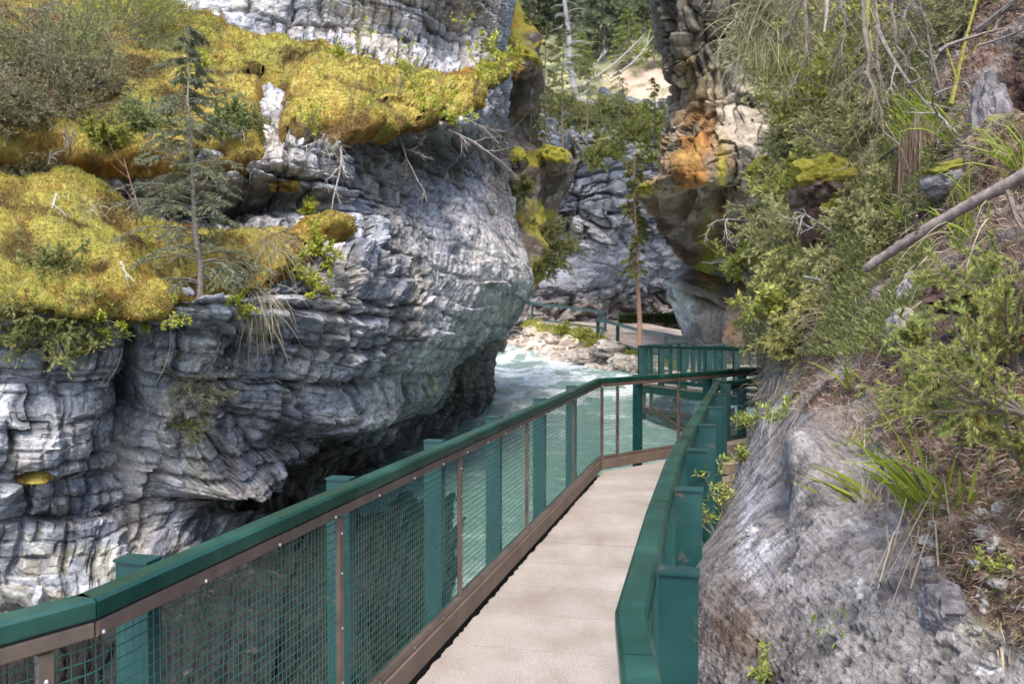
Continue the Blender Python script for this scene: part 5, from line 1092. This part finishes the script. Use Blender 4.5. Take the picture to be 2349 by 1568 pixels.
blades(g, Q, unit(UP+rvec(rs, 1800)*.9), .35, .07, .5, vary(rs, 1800, (.05, .07, .03), (.12, .15, .05)), rs); tag(g.build('undergrowth', M['leaf']), 'low green undergrowth at the foot of the far wall', None, None, 'stuff')
# fuzzy surface of the moss: short sprigs all over it
rs = np.random.RandomState(50); ok = np.argwhere((L_left.m > 3) & (L_left.U > -120) & (L_left.V > -60)); ok = ok[rs.randint(0, len(ok), 130000)]
Bq = L_left.Q[ok[:, 0], ok[:, 1]]; Nq = L_left.N[ok[:, 0], ok[:, 1]]; Dq = Bq[:, 1:2]
g = Geo(); dd = unit(Nq+UP*.5+rvec(rs, len(Bq))*.8); cm = L_left.mc[ok[:, 0], ok[:, 1]]*rs.uniform(.9, 1.3, (len(Bq), 1))
g.tris(Bq-dd*.004, dd, perp(dd, rs), (.0024*Dq[:, 0]+.006)*rs.uniform(.5, 1.6, len(Bq)), .0016*Dq[:, 0], cm); tag(g.build('moss_sprigs', M['dry']), 'fine sprigs standing up all over the yellow moss', None, None, 'stuff')

# ------------------------------------------------------------------ right slope: plants, wood and stones
def R_(u, v): return on(L_rt, u, v)
J1 = dict(c0=(.27, .27, .13), c1=(.46, .44, .20), tip=(.58, .56, .24)); J2 = dict(c0=(.20, .21, .11), c1=(.36, .36, .17), tip=(.45, .45, .19)); J3 = dict(c0=(.32, .32, .12), c1=(.52, .50, .18), tip=(.64, .61, .22))
js = [(1850, 140, 1.3, 0, 'juniper bush high on the slope under the hanging grass'), (1960, 90, 1.2, 0, 'juniper bush right of the hanging conifer boughs at the top'), (1900, 230, 1.3, 0, 'broad juniper bush in the middle of the upper slope'), (2010, 180, 1.1, 0, 'juniper bush left of the tall green grass clump'), (2090, 60, 1.2, 1, 'dark juniper bush behind the mossy stems at the top'), (2230, 40, 1.0, 1, 'dark juniper bush at the top edge right of the stems'),
      (1840, 290, 1.1, 0, 'juniper bush above the flat moss patch on the slope'), (1960, 310, 1.0, 0, 'juniper bush right of the flat moss patch'), (2030, 300, .7, 0, 'small juniper bush at the foot of the grass clump'), (1850, 215, .8, 1, 'shaded juniper bush next to the pillar'), (1815, 345, .7, 1, 'dark green bush right of the orange stained rock'), (1790, 440, .8, 1, 'dark drooping bush below the orange stained rock'),
      (1770, 500, .7, 0, 'juniper bush left of the orange moss boulder'), (1790, 560, .75, 0, 'juniper bush spreading over the edge toward the pillar'), (1890, 620, .5, 0, 'juniper bush below the dark hollow in the slope'), (1800, 640, .7, 2, 'bright juniper bush over the edge, middle of a row of three'), (1770, 715, .75, 2, 'bright juniper bush hanging over the far platform'), (1840, 700, .55, 2, 'bright juniper bush above the bend of the walkway'), (1960, 500, .6, 0, 'juniper bush right of the dark hollow'), (2020, 540, .45, 0, 'small juniper bush behind the lower end of the log'), (1930, 640, .5, 0, 'low juniper bush under the lower end of the log'), (1780, 790, .5, 2, 'leafy juniper bush directly above the bend'), (2050, 440, .5, 0, 'juniper bush between the grass clump and the log'), (1980, 410, .5, 0, 'juniper bush right of the orange moss boulder'), (1860, 400, .5, 2, 'small bright juniper bush over the flat moss patch')]
for j, (u, v, r, ci, lab) in enumerate(js):
    u += 45*(u < 1860)*(v > 180); b, n = R_(u, v); D = b[1]; s = D/9.
    juniper('juniper', lab, b, n*np.array([1, 1, .3]), r*(.55 if v > 380 and 1840 < u < 2070 else .76)*min(1., .5+s*.5), 600+j, ns=19, nl=.0036*D+.008, nw=.0012*D+.001, m=13, sub=9, bark=(.26, .23, .21), tr=.008, droop=.15, up=.45, flat=.6, cat='juniper bush', group='juniper bushes on the right slope', **(J1, J2, J3)[ci])
for j, (u, v, h, lab) in enumerate([(1880, 190, 1.0, 'yellow leafed shrub among the junipers at the top, nearest the pillar'), (1990, 250, .9, 'yellow leafed shrub left of the biggest grass clump'), (1900, 320, .8, 'loose leafy shrub above the orange moss bank'), (1960, 130, 1.0, 'leafy shrub behind the hanging conifer boughs'), (1850, 470, .5, 'leafy shrub on the edge over the dark earth bank'), (1830, 760, .4, 'leafy shrub low on the slope above the bend'), (1760, 640, .6, 'leafy shrub spilling over the edge between bright junipers'), (2120, 130, .8, 'pale leafed shrub behind the mossy stems')]):
    b, n = R_(u, v); leafy('shrub', lab, b+n*.25, n, h, 660+j, ns=12, nleaf=18, ll=.010*b[1], lw=.0055*b[1], spread=.9, tr=.008, sub=5, c0=(.28, .31, .06), c1=(.50, .50, .14), group='leafy shrubs on the right slope')
for j, (u, v, d_, L_, lab) in enumerate([(1800, 520, (-.8, -.4, .1), .9, 'bare grey twigs reaching over the edge toward the pillar'), (1760, 600, (-.9, -.3, 0), .8, 'bare grey twigs below the ones reaching toward the pillar'), (1900, 280, (-.5, -.6, .3), .9, 'bare pale twigs between junipers high on the slope'), (2040, 250, (-.3, -.5, .2), .8, 'pale curved dead branch left of the grass clump'), (1960, 560, (-.6, -.6, .2), .5, 'fine dead twigs at the right of the dark earth bank'), (1900, 650, (.6, -.6, -.2), .5, 'pale dead twigs below the log end'), (1830, 350, (.3, -.7, .4), .8, 'upright dead twigs on the flat moss boulder'), (2250, 330, (-.5, -.5, .2), .5, 'tangled brown twigs on the dark bank at far right')]):
    b, n = R_(u, v); dead_branch('dead_branch', lab, b+n*.2, d_, L_, 680+j, r=.0014*b[1]+.002, gen=4, nk=4, c=(.30, .28, .26), cat='dead branch', group='dead branches on the right slope')
# conifer boughs hanging into the picture from a tree above it
org, _n = on(L_rt, 2330, -200); root = empty('conifer_tree', tuple(org)); tag(root, 'conifer above the picture whose thin grey boughs hang into the top right', 'tree')
g = Geo(); tp = np.array([2.9, 6.2, 4.3])-org; g.tube([-tp*.1, tp*.35+[0, 0, .15], tp*.7+[0, 0, .15], tp, tp+[-.9, 0, 1.0], tp+[-1.2, 0, 2.4]], [.12, .11, .10, .09, .07, .02], 9, (.14, .12, .10)); g.build('trunk', M['bark'], root)
rs = np.random.RandomState(70)
hb = [(1815, -60, 1812, 215, 6.6), (1790, -60, 1800, 90, 6.9), (1845, -60, 1850, 130, 6.3), (1880, -60, 1885, 70, 6.5), (1925, -60, 1935, 130, 6.0), (1960, -60, 1985, 190, 5.8), (2000, -60, 2040, 250, 5.4), (1985, 60, 2060, 330, 5.0), (2050, -60, 2080, 160, 5.4), (2120, -60, 2110, 100, 5.2)]
for j, (u0, v0, u1, v1, D) in enumerate(hb):
    a, e = pt(u0, v0, D+.4), pt(u1, v1, D); t = np.linspace(0, 1, 8)[:, None]; Q = a+(e-a)*t+np.array([.12, 0, .0])*np.sin(t*3.1)*rs.uniform(-1.5, 1.5)+rs.normal(size=(8, 3))*.012
    g = Geo(); g.tube(Q-org, np.linspace(.017, .005, 8), 5, (.16, .13, .11)); g.tube([tp+[-.5, 0, .55], (tp+[-.5, 0, .55]+Q[0]-org)/2+[0, 0, .12], Q[0]-org], [.035, .025, .017], 5, (.16, .13, .11)); A = []; B = []
    for q in range(24):
        tt = rs.uniform(.05, 1); s = np.array([np.interp(tt, t[:, 0], Q[:, i]) for i in range(3)]); dd = unit(np.array([rs.normal()*.7, rs.normal()*.5, -.7])); Q2 = curve(s, dd, rs.uniform(.15, .4), [0, 0, -.6], 4, rs, .1); g.tube(Q2-org, np.linspace(.005, .0015, 4), 3, (.17, .14, .12)); A += list(Q2[:-1]-org); B += list(Q2[1:]-org)
    g.build('bough', M['bark'], root); f = Geo(); needles(f, A, B, 16, .026, .0042, rs, (.12, .13, .06), (.22, .22, .10), .8, (.32, .31, .13)); f.build('needle_spray', M['needle'], root)
# branches crossing the upper right
br = [((1905, -40, 5.2), (1885, 62, 5.0), .022, 'broken branch stub with an orange tip hanging at the top', (.20, .16, .14), 1), ((2240, 70, 4.2), (2420, -60, 4.0), .020, 'thick grey branch slanting off the top right corner', (.15, .12, .11), 3), ((2150, 120, 4.2), (2262, 40, 4.6), .012, 'thinner grey branch below the thick one at top right', (.16, .13, .12), 3), ((2245, 105, 4.1), (2400, 60, 3.9), .007, 'straight thin twig below the thick branch at top right', (.17, .14, .13), 2), ((1985, -40, 5.2), (2010, 120, 5.0), .014, 'yellow mossy stem left of the green grass blades', (.17, .16, .045), 2),
      ((2010, 60, 5.2), (2130, 330, 4.7), .014, 'bare grey branch running down to the grass clump', (.20, .18, .16), 3), ((2180, 240, 4.4), (2250, -40, 4.6), .012, 'mossy olive stem rising right of the grass clump', (.22, .20, .04), 3), ((2165, 230, 4.5), (2080, -40, 5.2), .012, 'dark stem rising left of the mossy olive stem', (.10, .08, .07), 3), ((1820, 290, 7.4), (1990, 370, 6.6), .010, 'long thin dark bough curving under the junipers', (.07, .06, .055), 3), ((2080, 330, 5.8), (1985, 372, 6.2), .012, 'short dark bough right of the long curving one', (.07, .06, .055), 3)]
for j, (a, e, r, lab, c_, gen) in enumerate(br):
    A, B = pt(*a), pt(*e); dead_branch('branch', lab, A, B-A, float(np.linalg.norm(B-A))*1.02, 720+j, r=r, gen=gen, nk=4, c=c_, bend=(0, 0, .12 if j in (8, 9) else 0), wob=.05, sub=.35, group='bare branches at upper right')
# fallen log
A, B = pt(1985, 616, 3.55), pt(2335, 408, 3.05); L_ = np.linalg.norm(B-A)*1.25; t = unit(B-A); g = Geo()
rs = np.random.RandomState(77); n_ = 40; s_ = np.linspace(0, L_, n_); Q = t*s_[:, None]+np.stack([0*s_, 0*s_, .012*np.sin(s_*5)], -1)+rs.normal(size=(n_, 3))*.001
root = empty('log', tuple(A)); tag(root, 'grey brown fallen log slanting up to the right edge of the picture', 'log')
g.tube(Q, .019+.003*np.sin(s_*2)+rs.normal(size=n_)*.0012, 14, (.24, .19, .175)); g.build('trunk', M['bark'], root, True)
g = Geo(); g.tube([[0, 0, 0], -t*.004], [.0178, .0165], 14, (.34, .27, .20)); g.build('cut_end', M['bark'], root)
for q, (s0, d) in enumerate([(.62, (.1, -.4, -.9)), (.25, (-.3, -.5, .7)), (.8, (.4, -.5, -.8))]):
    g = Geo(); p = t*s0; Q = curve(p, d, .12 if q != 0 else .18, [0, 0, -.2], 5, rs, .08); g.tube(Q, np.linspace(.012, .005, 5), 6, (.2, .16, .14)); g.build('branch_stub', M['bark'], root)
# boulders on the slope
for j, (u, v, sz, lab, c0, ms) in enumerate([(2090, 672, (.085, .09, .105), 'rounded grey boulder in the soil below the log', (.30, .28, .29), None), (2070, 765, (.06, .08, .10), 'upright pale boulder under the rounded grey one', (.25, .23, .225), None), (1905, 440, (.28, .3, .22), 'boulder topped with orange moss beside the dark hollow', (.14, .10, .08), -.1), (1800, 400, (.45, .5, .25), 'flat boulder covered with yellow green moss on the slope', (.2, .2, .15), -.6), (2262, 262, (.10, .12, .2), 'smooth grey rock face behind the grass at far right', (.22, .20, .21), None), (2185, 420, (.12, .15, .09), 'small grey rock with moss above the log', (.22, .20, .20), .2), (1740, 1230, (.03, .03, .02), 'tiny pale stone lodged on the grey rock', (.4, .38, .36), None), (2185, 1410, (.055, .05, .06), 'dark triangular stone at the lower right', (.15, .14, .15), None), (1870, 690, (.12, .05, .04), 'pale weathered stone slab below the junipers', (.26, .23, .22), None)]):
    b, n = R_(u, v); b = b*(.93 if j in (2, 3) else 1); boulder('boulder', lab, b, sz, 740+j, c0=c0, c1=tuple(x*.6 for x in c0), sub=40, rough=.3, moss=ms, group='stones on the right slope')
b, n = R_(1862, 520); o = boulder('earth_bank', 'dark hollow bank of earth and roots under orange moss, in the middle of the slope', b*.93, (.22, .3, .42), 770, c0=(.07, .04, .03), c1=(.035, .02, .018), sub=60, rough=.5, moss=.35); o['category'] = 'earth bank'
for j, (u, v, sz, lab) in enumerate([(2265, 655, (.24, .16, .075), 'long dark brown root mass lying above the hollow at right'), (2310, 190, (.16, .2, .26), 'dark mossy earth face at the upper right edge'), (2110, 520, (.10, .12, .10), 'dark block of earth behind the log')]):
    b, n = R_(u, v); o = boulder('earth_bank', lab, b, sz, 780+j, c0=(.085, .05, .038), c1=(.03, .018, .015), sub=60, rough=.55, rz=-.4); o['category'] = 'earth bank'
rs = np.random.RandomState(61)
for j in range(16):
    u, v = rs.uniform(2120, 2340), rs.uniform(1180, 1560); b, n = R_(u, v); s = rs.uniform(.010, .026)
    boulder('pebble', 'small loose stone lying in the litter at the lower right', b, (s, s*rs.uniform(.7, 1.2), s*.7), 790+j, c0=(.30, .28, .26), c1=(.17, .15, .14), sub=10, rough=.4, group='loose stones at the lower right')
# grass
GR = ((.20, .26, .03), (.36, .42, .06)); DG = ((.22, .17, .11), (.44, .37, .26))
b, n = R_(2110, 300); b = pt(2105, 330, b[1]-.35)
tuft('grass_clump', 'biggest grass clump, long green blades over a column of hanging dead grass', b, n, 90, .55, .013, 801, *GR, bend=.45, spread=.5, dirn=(.05, -.3, 1.), r0=.05, cat='grass clump', dead=0)
rs = np.random.RandomState(80); g = Geo(); b = b*.96; P_ = rs.normal(size=(900, 3))*np.array([.045, .05, .08])
blades(g, P_, unit(np.array([0, -.15, -1.])+rvec(rs, 900)*.20), rs.uniform(.25, .62, 900), .006, .12, vary(rs, 900, (.15, .10, .07), (.34, .26, .19)), rs); o = g.build('dead_grass', M['dry'], loc=tuple(b)); tag(o, 'column of dry brown grass hanging under the biggest grass clump', 'dead grass')
hgs = [(1740, 60, 9.5, 500, .9, 'pale hanging grass beard at the top beside the pillar', .5), (1790, 100, 9.3, 350, .8, 'hanging grass beard right of the pale one', .5), (1700, 130, 10.2, 260, .6, 'small grass fringe over the dark pillar edge', .6)]
for j, (u, v, D, cnt, L_, lab, sp) in enumerate(hgs):
    tuft('grass_tuft', lab, pt(u, v-30, D), (0, -1, 0), cnt, L_, .011, 810+j, (.24, .23, .12), (.42, .40, .24), bend=.6, spread=sp, dirn=(0, -.3, .1), r0=.16, cat='hanging grass', mat='dry', group='hanging grass by the pillar')
gt = [(1960, 1120, (-.85, -.35, .6), 10, .42, .011, 'long bright grass blades reaching left over the grey rock', .22, .35), (2150, 1190, (-.40, -.45, .95), 34, .40, .009, 'bright green grass clump in the middle of the right rock', .35, .5), (2190, 1210, (.1, -.5, .9), 12, .26, .010, 'upright grass clump right of the bright one', .3, .4), (2300, 1500, (0, -.6, .8), 40, .10, .006, 'small pale grass rosette on the moss at lower right', .8, .5), (1925, 1470, (0, -.6, .8), 18, .10, .006, 'small grass tuft at the foot of the grey rock', .6, .5), (1950, 890, (-.3, -.4, .9), 14, .30, .008, 'arching grass blades above the rounded overhang of grey rock', .3, .9), (1760, 905, (-.6, -.5, .5), 70, .22, .005, 'thin pale grass at the shoulder of the slope above the rail', .7, .8), (1900, 740, (-.2, -.5, .3), 120, .36, .004, 'fine dry grass fan below the log', .8, .7), (2060, 520, (-.3, -.5, .9), 10, .4, .008, 'thin green blades in front of the lower log end', .3, .5),
      (2230, 560, (-.2, -.4, .9), 16, .5, .011, 'green blades rising over the log at right', .35, .6), (2330, 380, (-.4, -.4, .9), 26, .6, .010, 'large arching blades at the right edge above the log', .6, .9), (2200, 330, (-.2, -.4, .9), 14, .6, .010, 'arching blades right of the biggest grass clump', .5, .7), (2130, 470, (-.2, -.6, .4), 90, .35, .005, 'dry tangled grass under the biggest clump, above the log', .6, .8), (2250, 600, (-.4, -.6, -.3), 90, .30, .005, 'dry grass hanging below the log at right', .9, .5), (2010, 390, (-.3, -.5, .5), 80, .4, .006, 'pale dry grass left of the hanging column', .7, .8), (1880, 360, (0, -.5, .8), 30, .5, .008, 'thin bright grass above the orange moss boulder', .6, .6), (1890, 470, (-.3, -.6, -.5), 120, .4, .006, 'dry grass curtain hanging into the dark hollow', .7, .4), (2340, 760, (-.3, -.5, .9), 8, .3, .010, 'single broad blade group near the right edge', .3, .5)]
for j, (u, v, d, cnt, L_, W, lab, bd, sp) in enumerate(gt):
    b, n = R_(u, v); dry = 'dry' in lab or 'pale' in lab; c_ = DG if dry else GR
    tuft('grass_tuft', lab, b, n, cnt, L_, W, 820+j, *c_, bend=bd, spread=sp*.8, dirn=d, r0=.03 if cnt < 60 else .08, cat='grass tuft', mat='dry' if dry else 'leaf', group='grass tufts on the right slope')
# roots and dead grass hanging over the grey rock
for j, (u, v, cnt, L_, lab) in enumerate([(1985, 1010, 60, .16, 'fine brown roots hanging from the undercut of the grey rock'), (2170, 1240, 70, .42, 'long straw coloured roots hanging below the bright grass clump'), (2120, 1130, 50, .26, 'brown roots hanging left of the bright grass clump'), (1870, 1060, 25, .12, 'few thin roots over the rounded overhang'), (1800, 880, 50, .2, 'fringe of roots on the shoulder of the slope')]):
    b, n = R_(u, v); tuft('roots', lab, b+n*.02, n, cnt, L_, .0035, 850+j, (.20, .15, .11), (.46, .39, .30), bend=.25, spread=.28, dirn=(0, -.25, -1.), r0=.05, cat='roots', mat='dry', group='roots hanging on the right slope')
# near juniper boughs at the right edge
nb = [(2348, 950, 1.75, (-1, -.1, .55), .52, 'close juniper branch reaching in from the right edge, longest one'), (2290, 1010, 2.0, (-.9, -.2, .75), .34, 'close juniper spray above the bright grass clump'), (2330, 850, 1.9, (-.5, -.3, .9), .34, 'close juniper spray with rusty dead tips at the right edge'), (2300, 730, 2.1, (-.7, -.3, .35), .30, 'bright spruce like sprig pointing left in front of the dark hollow'), (2180, 960, 2.3, (-.7, -.3, .6), .30, 'juniper spray in the middle right, left of the longest branch'), (2348, 1080, 1.8, (-.4, -.3, .8), .26, 'low juniper spray at the right edge'), (2110, 820, 2.7, (-.3, -.4, .7), .22, 'small juniper sprig in front of the upright pale boulder'), (2250, 900, 2.2, (-.3, -.3, .9), .24, 'upright juniper sprig between the longest branch and the rusty one')]
for j, (u, v, D, d, L_, lab) in enumerate(nb):
    rs = np.random.RandomState(900+j); b, n = R_(min(u, 2500), v); b = b*(1-.06) if D > b[1] else pt(u, v, D); root = empty('juniper', tuple(b)); tag(root, lab, 'juniper branch', 'near juniper branches'); g = Geo(); A = []; B = []; L_ *= .72
    for q in range(5):
        d1 = unit(np.array(d)+rvec(rs, 1)[0]*.42); Q = curve((0, 0, 0), d1, L_*rs.uniform(.6, 1.1), rs.normal(size=3)*.4, 8, rs, .07); g.tube(Q, np.linspace(.0055, .0015, 8), 6, (.15, .115, .10))
        for z in range(10):
            i = rs.randint(1, 8); d2 = unit(d1*.8+rvec(rs, 1)[0]*.8); Q2 = curve(Q[i], d2, L_*rs.uniform(.15, .34), rs.normal(size=3)*.4, 5, rs, .08); g.tube(Q2, np.linspace(.0022, .0008, 5), 4, (.2, .14, .10)); A += list(Q2[:-1]); B += list(Q2[1:])
            for y in range(2): s0 = Q2[rs.randint(1, 5)]; A.append(s0); B.append(s0+unit(d2+rvec(rs, 1)[0]*.8)*L_*.09)
        A += list(Q[3:-1]); B += list(Q[4:])
    f = Geo(); needles(f, A, B, 22, .0125 if j != 3 else .017, .0024, rs, (.15, .18, .05), (.27, .30, .08), .7, (.42, .44, .10)); g.build('stems', M['bark'], root); f.build('needles', M['needle'], root)
    if j in (2, 4, 5):
        f = Geo(); k_ = rs.randint(0, len(A), 26); needles(f, np.array(A)[k_], np.array(B)[k_], 22, .014, .0024, rs, (.30, .12, .04), (.50, .24, .09), .8); tag(f.build('dead_needles', M['dry'], root), 'rusty dead needle tips')
# small leafy plants
for j, (u, v, h, lab) in enumerate([(1795, 965, .16, 'small broad leafed plant on the ridge of the grey rock'), (1735, 800, .5, 'bright leafy plant at the edge beside the far platform'), (1665, 1170, .22, 'leafy green plant between the railing posts and the grey rock'), (1640, 1215, .2, 'lower leafy plant between the railing posts and the rock'), (1725, 980, .22, 'leafy fringe at the left edge of the grey rock'), (2310, 1320, .07, 'tiny round leafed plant on the lichen at lower right'), (1745, 760, .35, 'pale willow like plant above the bend'), (1770, 1540, .08, 'little leafy plant at the bottom of the grey rock'), (1700, 1060, .16, 'leafy sprig below the leafy fringe'), (1830, 600, .3, 'yellow leafed plant among the bright junipers'), (1985, 355, .3, 'bright broad leaves under the long curving bough'), (1600, 1280, .10, 'small grass like plant behind the nearest right post')]):
    b, n = R_(u, v); D = b[1]; leafy('plant', lab, b, n, h, 950+j, ns=8, nleaf=12, ll=.006*D+.009, lw=.0022*D+.004, spread=.9, tr=.0018, sub=3, c0=(.24, .28, .05), c1=(.44, .48, .14), cat='plant', group='small leafy plants on the right slope')
# litter of twigs, needles and dry grass over the soil
rs = np.random.RandomState(99); rock_ = L_rt.aux[0]; ok = np.argwhere((rock_[:, :] < .4) & (L_rt.U < 2420) & (L_rt.V > -40) & (L_rt.V < 1600)); ok = ok[rs.randint(0, len(ok), 60000)]
Bq = L_rt.P[ok[:, 0], ok[:, 1]]; Nq = L_rt.N[ok[:, 0], ok[:, 1]]; Dq = Bq[:, 1]
dd = unit(Nq*.35+rvec(rs, len(Bq))); g = Geo(); w_ = rs.rand(len(Bq), 1)
cl = np.where(w_ < .45, np.array([[.16, .09, .06]]), np.where(w_ < .8, np.array([[.34, .28, .22]]), np.array([[.16, .17, .05]])))*rs.uniform(.6, 1.4, (len(Bq), 1))
blades(g, Bq-Nq*.003, dd, (.012+.006*Dq)*rs.uniform(.5, 1.8, len(Bq)), .0008+.00045*Dq, .3, cl, rs, 4); tag(g.build('leaf_litter', M['dry']), 'dry twigs, needles and grass stems littering the soil of the right slope', None, None, 'stuff')
# low green growth on the upper slope
ok = np.argwhere((L_rt.U < 2150) & (L_rt.V > -40) & (L_rt.V < 820) & (rock_ < .4)); ok = ok[rs.randint(0, len(ok), 45000)]; Bq = L_rt.P[ok[:, 0], ok[:, 1]]; keep = fbm(Bq, 1.1, 3, 990) > -.12; ok = ok[keep]; Bq = Bq[keep]; Nq = L_rt.N[ok[:, 0], ok[:, 1]]; Dq = Bq[:, 1]
dd = unit(Nq+UP*.6+rvec(rs, len(Bq))*.9); sd_ = perp(dd, rs); g = Geo(); lift = rs.uniform(0, .012, (len(Bq), 1))*Dq[:, None]
g.leaves(Bq+Nq*lift, dd, sd_, (.010+.0042*Dq)*rs.uniform(.6, 1.5, len(Bq)), .003+.0016*Dq, vary(rs, len(Bq), (.11, .13, .045), (.28, .30, .10))); tag(g.build('ground_cover', M['leaf']), 'low green ground cover over the upper right slope', None, None, 'stuff')
